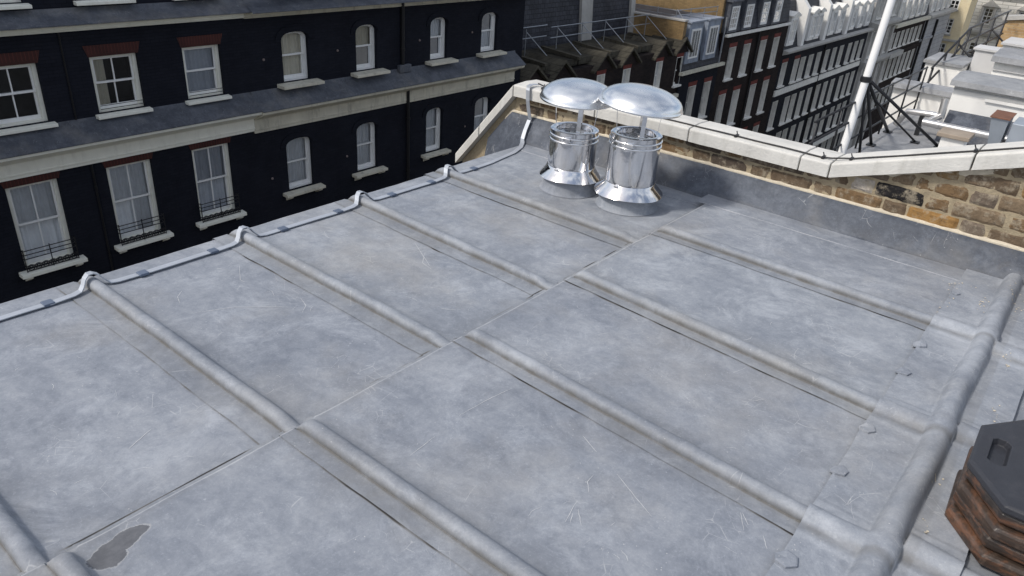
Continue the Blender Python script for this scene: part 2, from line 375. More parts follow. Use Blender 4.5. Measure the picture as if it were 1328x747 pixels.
def sheet(x0, x1, x2, x3, ya, yb, base, lap, seed, r=.0240, H=.0355, eave=False, drip=False, left=True, flip=1):
    """one lead sheet: roll on its left at x0 (y=ya) .. x1 (y=yb); next roll at x2 .. x3"""
    rnd = random.Random(seed); nv = 64 if yb - ya > .5 else 24
    ys = [ya + (yb - ya) * j / (nv - 1) for j in range(nv)]
    rows = [(y, 0.0, 1.0) for y in ys]
    if eave:      # round the nose of the roll off, then turn the sheet down over the edge
        rows = [(y, 0.0, max(0.0, 1 - max(0, (y - (yb - .055)) / .045)) ** .4 if y > yb - .055 else 1.0) for y in [ya + q for q in (0, .03, .048, .0565, .0578, .0622, .0635, .075, .09)] + [ya + .1 + (yb - .16 - ya) * j / (nv - 1) for j in range(nv)] + [yb - .05, yb - .04, yb - .03, yb - .02, yb - .012, yb - .009, yb - .004]]
        rows += [(yb + .003, -.003, 0), (yb + .008, -.012, 0), (yb + .010, -.10, 0)]
    if drip:      # the sheet folds down on to the one below
        rows = [(y, 0.0, max(0.0, 1 - max(0, (y - (yb - .045)) / .033)) ** .4 if y > yb - .045 else 1.0) for y in [ya + (yb - .06 - ya) * j / (nv - 1) for j in range(nv)] + [yb - .05, yb - .04, yb - .032, yb - .024, yb - .017, yb - .013, yb - .010, yb - .006]]
        rows += [(yb, -.003, 0), (yb + .004, -.012, 0), (yb + .006, -.023, 0), (yb + .012, -.0265, 0), (yb + .033, -.0262, 0), (yb + .034, -.0285, 0)]
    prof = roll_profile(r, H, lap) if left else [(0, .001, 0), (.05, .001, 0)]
    m = MB(); dirt_shade = []; npf = 26
    for y, dz, k in rows:
        t = (y - ya) / (yb - ya); xl = x0 + (x1 - x0) * t; xr = x2 + (x3 - x2) * t
        xs = [(xl + dx, z, d, dx) for dx, z, d in prof]
        xa = xs[-1][0]; xe = xr - r - .006
        lapx = xr - lap + .0022 * nz(y * 4.0, (seed + 1) * 3.7, 0) + .0008 * nz(y * 15, seed + 1, 2) + .004 * nz(y * 7, (seed + 1) * 2.3, 9)
        crk = max(0.0, min(1.0, .22 + 2.0 * nz(y * 2.3, seed * 5.1, 3) + 1.2 * nz(y * 11, seed, 6)))
        for i in range(1, npf - 6): xs.append((xa + (lapx - .03 - xa) * i / (npf - 7), .0008, 0, 1))
        for dx, d in ((-.014, .0), (-.0052, .12 + .15 * crk), (-.0018, crk * 1.9), (.004, crk * 1.9), (.02, .3), (.05, .2)): xs.append((lapx + dx - .0, .0008, d, 1))  # dark gap line along the next lap edge, coloured on this sheet
        xs.append((xe, .0008, 0, 1))
        for x, z, d, dx in xs:
            wob = .0022 * nz(y * 4.0, seed * 3.7, 0) + .0008 * nz(y * 15, seed, 2)
            z2 = z * k if z > .0062 or abs(dx) < r * 1.1 else z
            if left and dx <= -lap + .021:
                z2 += max(0, .0022 * nz(y * 5.5, seed * 1.9, 5)) * (1 if dx < -lap + .003 else .6 if dx < -lap + .01 else .2)
                wob += .004 * nz(y * 7, seed * 2.3, 9)
            yy = y
            if drip and y > yb - .02: yy += .0035 * nz(x * 6, seed, 4)
            dd = d
            if left and abs(dx) > r:
                eg = min(max(0, x - xl - r), max(0, xr - r - x), max(0, y - ya) + .02, max(0, yb - y) + .02)
                dd = max(dd, .42 * math.exp(-eg / .05) * (.75 + .8 * nz(x * 4, y * 4, seed)))
            if drip and y > yb - .02: dd = max(dd, .25)
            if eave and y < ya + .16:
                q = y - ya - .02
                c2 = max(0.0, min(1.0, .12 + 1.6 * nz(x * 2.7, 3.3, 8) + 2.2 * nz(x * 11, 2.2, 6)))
                dd = max(dd, .25 * (1 - q / .14), c2 * 2 if .0375 < q < .0425 and z < .006 and abs(dx) > r * 1.15 else 0)  # dirt along the drip, and a broken shadow line of the flange painted in
                z2 *= max(.66, min(1, .66 + .34 * (q - .03) / .05)) if z > .0062 or abs(dx) < r * 1.1 else 1
            if drip and yb - .008 < y < yb - .001 and z <= .006: dd = -.55  # pale highlight painted along the drip fold
            m.v.append((x + wob, yy, base + z2 + und(x, y) * (1 if abs(dz) < .02 else .3) + dz)); dirt_shade.append(dd)
    nu = len(prof) + npf
    for j in range(len(rows) - 1):
        for i in range(nu - 1):
            a = j * nu + i; m.f.append((a, a + 1, a + nu + 1, a + nu))
    m.a = dirt_shade
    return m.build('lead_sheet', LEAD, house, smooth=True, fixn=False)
DRIP, EAVE, CAP = 1.452, 2.758, .205
XW = 3.66
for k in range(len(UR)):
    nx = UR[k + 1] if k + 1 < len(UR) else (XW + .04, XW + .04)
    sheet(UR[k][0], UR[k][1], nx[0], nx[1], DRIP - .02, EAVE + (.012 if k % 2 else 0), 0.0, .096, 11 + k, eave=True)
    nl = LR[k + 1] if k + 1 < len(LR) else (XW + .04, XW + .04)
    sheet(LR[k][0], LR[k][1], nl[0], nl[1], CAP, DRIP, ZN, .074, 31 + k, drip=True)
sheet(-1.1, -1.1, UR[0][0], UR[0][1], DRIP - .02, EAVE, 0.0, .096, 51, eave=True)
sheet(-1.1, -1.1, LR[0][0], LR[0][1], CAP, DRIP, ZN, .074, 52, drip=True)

# dressed ridge capping: saddles over the rolls melting into the ridge roll
def smax(a, b, k=.016):
    h = max(k - abs(a - b), 0) / k; return max(a, b) + h * h * k * .25
def bumpf(d, w, H):
    q = abs(d) / w
    if q < 1: return H * (1 - q ** 2.4) ** .62
    return 0.0
RX = [-.34, .33, .982, 1.618, 2.246, 2.996]
RO = [-.30, .38, 1.03, 1.68, 2.285, 2.935]
def cap_z(x, y):
    b = .0355 + und(x, y) * .8
    lx = x + .004 * nz(x * 3, y * 6, 2)
    z = b
    if y > .02:
        for c in RX:
            if abs(lx - c) < .08: z = smax(z, b + bumpf(lx - c, .034 + .014 * max(0, 1 - (y - .06) / .12), .0385), .03)
    else:
        for c in RO:
            if abs(lx - c) < .08: z = smax(z, b + bumpf(lx - c, .036 + .012 * max(0, 1 + (y - .0) / .1), .037), .03)
    w = .038 + .005 * nz(x * 4, 1, 1); z = smax(z, b + bumpf(y - .058 - .009 * nz(x * 2.2, 4, 0), w, .052 + .007 * nz(x * 5, 8, 0)), .034)
    return z
m = MB(); nx_, ny_ = 620, 84; m.a = []
def capf(i, j):
    x = -1.05 + (XW + 1.045) * i / (nx_ - 1)
    y0, y1 = -.105 + .004 * nz(x * 6, 3, 3), .240 + .006 * nz(x * 5, 9, 1)
    jj = j - 2
    if j < 2: y = y0; 
    elif j > ny_ - 3: y = y1
    else: y = y0 + (y1 - y0) * jj / (ny_ - 5)
    z = cap_z(x, y)
    if j == 0 or j == ny_ - 1: z -= .0035
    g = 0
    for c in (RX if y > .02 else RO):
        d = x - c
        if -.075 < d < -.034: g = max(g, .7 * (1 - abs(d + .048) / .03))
    m.a.append(max(0, min(1, g + (.3 if y < .03 and y > -.01 else 0)))); return (x, y, z)  # dirt beside the saddles; shade on the ridge's -Y side painted in
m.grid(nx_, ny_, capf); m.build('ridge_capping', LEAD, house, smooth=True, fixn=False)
# the far side of the ridge
for k in range(len(RO)):
    nx = RO[k + 1] if k + 1 < len(RO) else XW + .04
    sheet(RO[k], RO[k], nx, nx, -1.9, -.09, ZN - .004, .07, 71 + k)
# sealed hexagonal lead dots
for x, y, r, a in ((1.434, .222, .030, .3), (1.847, .230, .025, .9), (2.101, .228, .026, .4), (2.521, .228, .025, .7), (2.765, .232, .026, .2), (3.33, .225, .02, .5)):
    mm = MB(); n = 6; pr = [(0.0, .0075), (r * .85, .0072), (r * .99, .006), (r, .0005)]
    for rr, z in pr:
        for j in range(n):
            an = a + 2 * math.pi * j / n; q = rr * (1 + .10 * nz(j * 1.7, x * 9, 2)); px, py = x + q * math.cos(an), y + q * .95 * math.sin(an)
            zz = (cap_z(px, py) if py <= .242 else ZN + .0008 + und(px, py)); mm.v.append((px, py, max(zz, ZN + .002 + .0035 * max(0, min(1, (.275 - py) / .04))) + z))
    for i in range(3):
        for j in range(n): mm.f.append((i * n + j, i * n + (j + 1) % n, (i + 1) * n + (j + 1) % n, (i + 1) * n + j))
    mm.build('lead_dot', LEAD, house, smooth=False)
# bright scratches in the oxide
sc = MB()
def scratch(pts, base, w=.0016):
    n = len(pts); P = []
    for i in range(n - 1):
        for s in range(6):
            t = s / 6; P.append((pts[i][0] * (1 - t) + pts[i + 1][0] * t, pts[i][1] * (1 - t) + pts[i + 1][1] * t))
    P.append(pts[-1]); k = len(sc.v); N = len(P)
    for i, (x, y) in enumerate(P):
        a = P[max(i - 1, 0)]; b = P[min(i + 1, N - 1)]; d = Vector((b[0] - a[0], b[1] - a[1])).normalized(); ww = w * (.35 + .65 * math.sin(math.pi * (i + .5) / N)) * (.6 + .5 * random.random())
        x += .0015 * nz(i * .9, k, 0); y += .0015 * nz(i * .9, k, 5); z = base + .0019 + und(x, y)
        sc.v += [(x - d.y * ww / 2, y + d.x * ww / 2, z), (x + d.y * ww / 2, y - d.x * ww / 2, z)]
    for i in range(N - 1): a = k + 2 * i; sc.f.append((a, a + 1, a + 3, a + 2))
for q in ([(1.093, 1.133), (1.196, 1.141)], [(1.312, 1.156), (1.437, 1.146), (1.528, 1.132)], [(1.185, .683), (1.264, .703)], [(1.19, .672), (1.222, .686)], [(1.242, .684), (1.201, .646)],
          [(1.491, .84), (1.457, .77)], [(1.421, .682), (1.38, .601), (1.348, .533)], [(1.311, .698), (1.342, .723), (1.373, .725)], [(1.52, .371), (1.466, .339)], [(1.484, .296), (1.448, .272)], [(1.523, .368), (1.493, .339)]):
    scratch(q, ZN)
for q in ([(1.121, 2.351), (1.14, 2.40), (1.175, 2.433)], [(1.132, 2.249), (1.241, 2.197), (1.378, 2.065)], [(1.382, 2.215), (1.409, 2.209), (1.391, 2.167)], [(1.442, 2.472), (1.375, 2.363), (1.379, 2.339)],
          [(1.39, 1.998), (1.43, 2.03), (1.451, 2.09)], [(1.768, 1.668), (1.8, 1.625)], [(2.067, 2.054), (1.99, 1.99), (1.977, 1.926)], [(2.11, 2.162), (1.994, 1.953)], [(1.888, 1.702), (1.954, 1.672)], [(.62, 1.72), (.70, 1.755)]):
    scratch(q, 0.0, .0019)
for i in range(80):
    far = random.random() < .5; bx = random.choice(range(1, 6)); c = (UR if far else LR)[bx][0]
    x = c + .1 + random.random() * .42; y = random.uniform(1.56, 2.6) if far else random.uniform(.3, 1.38)
    if far and x > 3.0: continue
    a = random.uniform(0, 6.28); L = random.choice((.005, .008, .012, .02, .03)); b = a + random.uniform(-.7, .7)
    scratch([(x, y), (x + L * math.cos(a), y + L * math.sin(a)), (x + L * math.cos(a) + L * .7 * math.cos(b), y + L * math.sin(a) + L * .7 * math.sin(b))], 0.0 if far else ZN, random.uniform(.0007, .0014))
fl = MB()
for cx, cy, sx, sy, n in ((3.45, .245, .02, .03, 12), (3.33, .235, .05, .012, 7), (3.31, .120, .05, .012, 16), (3.43, .012, .05, .03, 22), (3.20, .232, .03, .01, 6), (2.86, -.03, .03, .01, 8), (2.44, -.055, .05, .012, 10), (1.98, .0, .02, .02, 5), (1.80, -.01, .02, .01, 5)):
    for i in range(n):
        x, y = random.gauss(cx, sx), random.gauss(cy, sy); q = random.uniform(.0018, .0065); a0 = random.uniform(0, 6.28); k = len(fl.v); m_ = 6
        for j in range(m_):
            a = a0 + 2 * math.pi * j / m_; rr = q * random.uniform(.5, 1.2); px, py = x + rr * math.cos(a), y + rr * .7 * math.sin(a)
            fl.v.append((px, py, (cap_z(px, py) if -.1 < py < .235 else ZN + .004 + und(px, py)) + .0022))
        fl.f.append(tuple(range(k, k + m_)))
o = fl.build('paint_flakes', POINT, house); o['kind'] = 'stuff'
o = sc.build('scratch_marks', SCR, house, fixn=False); o['kind'] = 'stuff'

# ------------------------------------------------------------------ party parapet at the end of the roof
para = thing('parapet_wall', 'stock brick parapet with pale stone coping and lead flashing beside the flues', 'wall', (3.83, 1.2, -.3))
def cope_b(y):     # underside of the coping
    if y > 2.94: return .262 - (y - 2.94) * 1.19
    if y > .945: return .262
    return .262 + (.945 - y) * .332
XB = 3.775
MB().prism([(-2.0, -.6), (3.40, -.6), (3.40, cope_b(3.40) - .004), (2.94, .258), (.945, .258), (-2.0, cope_b(-2.0) - .004)], XB + .011, 3.955, 'x').build('mortar_core', MORTAR, para)
m = MB()
def mtf(i, j):
    y = 2.95 - 4.2 * i / 419; top = cope_b(y) + .003; z = .12 + (top - .12) * j / 39
    return (XB + .0075 - .012 * max(0, nz(y * 7, z * 9, 2) + .05) + .004 * nz(y * 33, z * 33, 5) + .0015 * nz(y * 90, z * 90, 1), y, z)
m.grid(420, 40, mtf).build('mortar_face', MORTAR, para, smooth=True, fixn=False)
variants = []
for vi in range(5):
    for hd in (0, 1):
        mm = MB(); L = (.215, .1025)[hd]; nu, nv = (14, 6) if not hd else (8, 6)
        def bf(i, j):
            y = L * i / (nu - 1); z = .065 * j / (nv - 1); e = min(i, nu - 1 - i, j, nv - 1 - j)
            d = .007 if e == 0 else 0
            cor = .0025 if (i in (0, nu - 1) and j in (0, nv - 1)) else 0
            y += .0022 * nz(y * 40 + vi * 9, z * 40, 1) + (cor if i == 0 else -cor); z += .0022 * nz(y * 40, z * 40 + vi * 7, 4)
            return (d + .0035 * nz(y * 22 + vi * 5, z * 30, vi) + .0015 * nz(y * 80, z * 80, vi), y, z)
        mm.grid(nu, nv, bf)
        b0 = [mm.v[i] for i in list(range(nu)) + [nu * j + nu - 1 for j in range(1, nv)] + [nu * (nv - 1) + i for i in range(nu - 2, -1, -1)] + [nu * j for j in range(nv - 2, 0, -1)]]
        k = len(mm.v); mm.v += b0 + [(.03, v[1], v[2]) for v in b0]; n = len(b0)
        mm.f += [(k + i, k + (i + 1) % n, k + (i + 1) % n + n, k + i + n) for i in range(n)]
        variants.append(mm.mesh('brick', PBRICK, False, fixn=False))
BC = [(.30, .20, .10), (.36, .21, .08), (.22, .145, .08), (.17, .125, .085), (.24, .18, .12), (.15, .115, .09), (.12, .095, .075), (.20, .16, .125)]
special = {}
rb = random.Random(5)
for c in range(9):
    z = .150 + c * .0745; y = 2.93 - (.06 if c % 2 else 0.0); i = 0
    while y > -1.1:
        hd = (i + c) % 2 if c < 7 else 0
        L = (.215, .1025)[hd]; ya = y - L
        if z + .02 < cope_b(ya if ya < .945 else y):
            o = inst(variants[rb.randrange(5) * 2 + hd], 'brick', (XB + rb.uniform(-.003, .004), ya, z + rb.uniform(-.002, .002)), para)
            col = rb.choice(BC[:5] + BC[7:]) if y < 1.1 else rb.choice(BC[2:7])
            if z + .066 > cope_b(ya): o.scale.z = max(.3, (cope_b(ya) - .002 - z) / .066)
            if c == 1 and .50 < ya < .62: col = (.025, .024, .026)
            if c in (1, 2) and .66 < ya < .80 and hd: col = (.55, .50, .44)
            if c == 1 and .20 < ya < .30: col = (.42, .30, .06)
            if c == 2 and .80 < ya < 1.1: col = (.45, .24, .06)
            o.color = (*col, 1)
        y -= L + .0105; i += 1
# mortar wedge below the rising coping, smeared pointing over the flashing
m = MB(); N = 150
def ptf(i, j):
    y = 3.02 - 4.1 * i / (N - 1); top = min(.153, cope_b(y) - .075)
    w = .010 + .006 * nz(y * 9, 2, 0) + .004 * nz(y * 31, 5, 0)
    return [(XB - .010, y, top - .004), (XB - .013 + .002 * nz(y * 30, 1, 1), y, top + .004), (XB - .006, y, top + w), (XB + .012, y, top + w + .004)][j]
m.grid(N, 4, ptf).build('pointing', POINT, para, smooth=True, fixn=False)
m = MB()
def slf(i, j):
    y = .945 - 1.9 * i / 119; zc = cope_b(y) + .002; h = .014 + .05 * max(0, nz(y * 4.2, 3, 3) + .25) + .008 * nz(y * 28, 1, 0)
    return [(XB + .006 - .006 * min(1, h * 30), y, zc), (XB - .002, y, zc - h * .5), (XB + .012, y, zc - h)][j]
m.grid(120, 3, slf).build('pointing', POINT, para, smooth=True, fixn=False)
# lead upstands with an apron on the flat
def upstand(ya, yb, base, seed, apron=.15):
    m = MB(); ny = 90; m.a = []
    def f(i, j):
        y = ya + (yb - ya) * i / (ny - 1); top = min(.155, cope_b(y) - .07); wv = .004 * nz(y * 3, seed, 0) + .0015 * nz(y * 11, seed, 3)
        b = base if y < 2.76 else base - (y - 2.76) * 1.25
        ap = apron + .004 * nz(y * 6, seed, 7)
        P = [(XW - ap, b + .0012), (XW - ap, b + .0040), (XW - ap + .005, b + .0040), (XW - ap * .6, b + .0038), (XW - .03, b + .0038), (XW - .006, b + .0042), (XW + .002, b + .008), (XW + .008, b + .02)]
        for q in (.25, .5, .75, 1.0): P.append((XW + .018 + (XB - .008 - XW - .018) * q, b + .032 + (max(top, b + .035) - b - .032) * q))
        P.append((XB + .013, max(top, b + .035) + .002))
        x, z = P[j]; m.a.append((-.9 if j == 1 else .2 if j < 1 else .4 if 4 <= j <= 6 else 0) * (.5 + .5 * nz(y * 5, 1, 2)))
        return (x + wv * (.4 if j < 5 else 1), y, z + und(x, y) * (1 if j < 6 else 0))
    m.grid(ny, 6, f); m.build('lead_apron', LEAD, para, smooth=True, fixn=False)
    m = MB(); m.a = []
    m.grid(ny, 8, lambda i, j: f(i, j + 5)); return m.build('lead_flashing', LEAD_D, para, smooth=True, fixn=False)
upstand(.215, 1.50, ZN, 3); upstand(1.485, 3.16, 0.0, 4, .13); upstand(-1.5, .235, ZN + .006, 5, .13)
# coping stones
def cope_piece(y0, y1):
    m = MB(); n = 9
    g = .0035; y0 += g; y1 -= g; prof = [(-.008, 0), (-.010, .064), (-.004, .071), (.11, .080), (.225, .074), (.232, .066), (.232, 0)]
    def f(i, j):
        y = y0 + (y1 - y0) * i / (n - 1); x, z = prof[j % len(prof)]
        return (3.735 + x + .002 * nz(y * 9, j, 1), y, cope_b(y) + z + .0015 * nz(y * 12, j * 3, 4))
    m.grid(n, len(prof) + 1, f); k = len(prof)
    m.f.append(tuple(i * 1 for i in [j * n for j in range(k)])); m.f.append(tuple(j * n + n - 1 for j in reversed(range(k))))
    return m.build('coping_stone', COPE, para, bevel=.004)
for y0, y1 in ((2.94, 3.21), (3.21, 3.42), (2.32, 2.94), (1.71, 2.32), (1.094, 1.71), (.945, 1.094), (.37, .945), (-.22, .37), (-.82, -.22), (-1.4, -.82)): cope_piece(y0, y1)

# ------------------------------------------------------------------ lightning conductor tape
con = thing('lightning_conductor', 'flat grey metal conductor tape following the roof edge over each roll and up the parapet', 'cable', (2.0, 2.645, .004))
P = []
edges = sorted(u[1] for u in UR)
x = -.9
P.append((x, 2.645, .008))
for c in edges:
    P += [(c - .16, 2.640, .0075), (c - .085, 2.640, .011), (c - .058, 2.648, .013), (c - .040, 2.662, .024), (c - .026, 2.674, .043), (c - .010, 2.682, .0535), (c + .006, 2.682, .0535), (c + .022, 2.674, .046), (c + .034, 2.664, .026), (c + .050, 2.656, .009), (c + .08, 2.650, .0065), (c + .16, 2.648, .0065)]
P += [(3.2, 2.652, .007), (3.45, 2.685, .008), (3.56, 2.72, .010), (3.635, 2.765, .013), (3.667, 2.79, .028), (3.70, 2.80, .075), (3.735, 2.80, .135)]
P2 = []
for i in range(len(P) - 1):
    a, b = Vector(P[i]), Vector(P[i + 1]); n = max(1, int((b - a).length / .04))
    for s in range(n):
        q = a.lerp(b, s / n); q.z += .0012 * nz(q.x * 9, 2, 2); q.y += .003 * nz(q.x * 4, 8, 2); P2.append(tuple(q))
P2.append(P[-1])
MB().ribbon(P2, .027, .0035, lambda p, d: Vector((-d.y * .0 , 1, 0)) if p.x < 3.5 else Vector((-d.y if p.x < 3.66 else 0, 1, 0))).build('strap', TAPE, con)
P3 = [(3.741, 2.80, .137), (3.722, 2.803, .20), (3.708, 2.805, .262), (3.706, 2.808, .325), (3.716, 2.812, .347), (3.76, 2.82, .350), (3.79, 2.80, .351)]
MB().ribbon(P3, .027, .0035, lambda p, d: Vector((0, 1, .05))).build('strap', TAPE, con)
for c in edges:
    for s in (-.17, .17):
        MB().box((c + s - .018, 2.645 - .019, .004), (c + s + .018, 2.645 + .017, .015)).build('clip', CLIP, con, bevel=.002)
# thin black cable along the coping
cab = thing('roof_cable', 'thin black cable clipped along the top of the stone coping', 'cable', (3.80, 1.0, .34))
pts = [(3.80, 2.80, .356), (3.775, 2.72, .352)]
y = 2.66
while y > -1.3:
    pts.append((3.772 + .006 * nz(y * 5, 1, 1), y, cope_b(y) + .0785 + .004 * abs(nz(y * 3, 2, 5)) + (.006 if abs(y - .945) < .05 else 0))); y -= .05
MB().tube(pts, .0042, 6).build('cable', CABLE, cab, smooth=True)
for y in (2.74, 2.62, 2.0, 1.46, 1.0, .87, .38, -.2):
    mm = MB(); z = cope_b(y) + .076; mm.box((3.758, y - .006, z - .002), (3.795, y + .006, z + .010)); mm.tube([(3.790, y, z + .004), (3.80, y + .012, z + .022)], .003, 5); mm.build('clip', CABLE, cab)

# ------------------------------------------------------------------ flue terminals
def flue(cx, cy, ring, cap, d, skirt, capd, tilt, label):
    f = thing('flue', label, 'flue', (cx, cy, 0.0), 'polished flue terminals by the parapet'); r = d / 2; c = (cx, cy)
    sl = MB(); sl.lathe([(r + .036, .003), (r + .032, .0045), (r + .028, .0085), (r + .022, .018), (r + .016, .045), (r + .014, .10)], 56, c, lambda v, a: (v[0], v[1], v[2] + und(v[0], v[1]))); sl.build('lead_sleeve', LEAD, f, smooth=True)
    body = MB().lathe([(r - .012, .03), (r - .001, .05), (r, .15), (r, ring - .055), (r + .001, ring - .054), (r + .001, ring - .004), (r - .006, ring), (r - .020, ring + .001), (r - .030, ring - .006), (r - .032, ring - .06), (r - .033, .12)], 72, c)
    body.build('pipe', INOX, f, smooth=True, angle=40)
    sk = MB(); rs = skirt / 2
    sk.lathe([(r + .001, .138), (r + .004, .135), (r + .006, .126), (rs - .003, .083), (rs, .079), (rs - .001, .0775), (r + .004, .122)], 72, c, lambda v, a: (v[0], v[1], v[2] + (.0035 * math.sin(a * 3 + cx) if v[2] < .1 else 0)))
    s_ = sk.build('storm_collar', INOX, f, smooth=True, angle=40)
    MB().box((cx - r - .012, cy - .012, .128), (cx - r + .004, cy + .010, .139)).build('bolt', INOX, s_, bevel=.002)
    for zz in (ring - .03, ring - .055):
        b = MB().lathe([(r + .001, zz - .006), (r + .006, zz - .004), (r + .0065, zz + .003), (r + .001, zz + .006)], 72, c).build('locking_band', INOX, f, smooth=True)
    t = R_(200); MB().box((cx + (r + .006) * math.cos(t) - .012, cy + (r + .006) * math.sin(t) - .02, ring - .040), (cx + (r + .006) * math.cos(t) + .004, cy + (r + .006) * math.sin(t) + .02, ring - .024)).build('buckle', INOX, f, bevel=.002)
    # mesh/baffle ring down inside
    MB().lathe([(r - .033, ring - .03), (r - .05, ring - .033), (r - .052, ring - .2)], 48, c).build('liner', INOX, f, smooth=True)
    MB().lathe([(r - .05, ring - .2), (.001, ring - .2)], 48, c).build('baffle', SHOP, f)
    R3 = Matrix.Rotation(R_(tilt[0]), 3, 'X') @ Matrix.Rotation(R_(tilt[1]), 3, 'Y'); piv = Vector((cx, cy, cap))
    def tl(v, a): return tuple(R3 @ (Vector(v) - piv) + piv)
    rc = capd / 2; prof = [(rc * .985, cap - .006), (rc, cap - .001), (rc * 1.0, cap + .003), (rc * .985, cap + .006)]
    for k in range(1, 17):
        a = k / 16 * math.pi / 2; prof.append((max(.0008, rc * .98 * math.cos(a) ** .92), cap + .006 + .082 * math.sin(a) ** 1.0))
    cp = MB().lathe(prof, 80, c, tl); cp.lathe([(rc * .98, cap - .004), (rc * .7, cap + .008), (rc * .3, cap + .014), (.001, cap + .015)], 80, c, tl); cp.build('rain_cap', SPUN, f, smooth=True, angle=50)
    for k, a in enumerate((R_(18), R_(120), R_(224), R_(300))):
        u = Vector((math.cos(a), math.sin(a), 0)); sd = Vector((-u.y, u.x, 0)); p = Vector((cx, cy, 0))
        pp = [p + u * (r - .030) + Vector((0, 0, ring - .05)), p + u * (r - .028) + Vector((0, 0, ring + .005)), p + u * (r - .015) + Vector((0, 0, cap - .02)), p + u * (r + .02) + Vector((0, 0, cap + .008))]
        MB().ribbon(pp, .022, .0025, lambda q, d, sd=sd: sd).build('cap_strut', INOX, f)
    return f
flue(3.215, 2.110, 0.335, .490, .250, .326, .394, (1, -2), 'shorter polished steel flue with domed rain cap, next to the roof edge tape')
flue(3.245, 1.762, 0.385, .524, .254, .352, .416, (4, 2), 'taller polished steel flue with tilted domed rain cap, further from the roof edge tape')

# ------------------------------------------------------------------ rubber weights
def weight(x, y, z, th, rot, col, k, label, slot=True, s=1.0):
    W, L, cx_, cy_ = .222 * s, .235 * s, .125 * s, .095 * s      # half sizes and corner cuts
    def ring(inset, zz):
        a, b = W - inset, L - inset; return [(-a, -b + cy_, zz), (-a + cx_, -b, zz), (a - cx_, -b, zz), (a, -b + cy_, zz), (a, b - cy_, zz), (a - cx_, b, zz), (-a + cx_, b, zz), (-a, b - cy_, zz)]
    m = MB(); c, sn = math.cos(rot), math.sin(rot)
    levels = [(.014, 0), (.005, .003), (.001, th * .25), (0, th * .5), (.001, th * .75), (.005, th - .003), (.013, th)] if th > .03 else [(.004, 0), (0, .004), (0, th - .005), (.007, th)]
    vs = []
    for ins, zz in levels: vs += ring(ins, zz)
    fs = []
    for i in range(len(levels) - 1):
        for j in range(8): a = i * 8 + j; b = i * 8 + (j + 1) % 8; fs.append((a, b, b + 8, a + 8))
    fs.append(tuple(reversed(range(8))))
    top = (len(levels) - 1) * 8
    sx, sy, hx, hy = -.005, L - .055, .062, .021
    sl = [(sx - hx, sy - hy * .45), (sx - hx + .012, sy - hy), (sx + hx - .012, sy - hy), (sx + hx, sy - hy * .45), (sx + hx, sy + hy * .45), (sx + hx - .012, sy + hy), (sx - hx + .012, sy + hy), (sx - hx, sy + hy * .45)]
    k0 = len(vs); vs += [(p[0], p[1], th - .001) for p in sl]; k1 = len(vs); vs += [(p[0], p[1], th - .005) for p in sl]; k2 = len(vs); vs += [(p[0] * .96 , sy + (p[1] - sy) * .82, .004) for p in sl]
    for j in range(8):
        jj = (j + 1) % 8; fs += [(top + j, top + jj, k0 + jj, k0 + j), (k0 + j, k0 + jj, k1 + jj, k1 + j), (k1 + j, k1 + jj, k2 + jj, k2 + j)]
    fs.append(tuple(k2 + j for j in range(8)))
    vs = [(v[0] * c - v[1] * sn + x, v[0] * sn + v[1] * c + y, v[2] + z) for v in vs]
    o = m.add(vs, fs).build('rubber_weight', RUBBER, None, at=(x, y, z), bevel=.0025)
    o.color = (*col, k); tag(o, label, 'weight', 'stack of rubber weights beside the ridge roll'); return o
BR = (.040, .027, .020)
wb = ZN + .006
weight(1.972, -.262, wb, .040, R_(2.5), BR, 1.0, 'rust-stained rubber weight at the bottom of the stack beside the ridge roll')
weight(1.982, -.270, wb + .0405, .040, R_(-1), (.030, .022, .018), 1.0, 'rust-stained rubber weight, second from the bottom of the stack')
weight(1.974, -.264, wb + .081, .040, R_(1.5), BR, .9, 'rust-stained rubber weight in the middle of the stack of weights')
weight(1.985, -.272, wb + .1215, .040, R_(0), (.026, .021, .019), .9, 'rust-stained rubber weight just under the clean black one')
weight(1.978, -.266, wb + .162, .024, R_(1), (.030, .032, .040), .0, 'clean black rubber plate with hand slot on top of the stack')

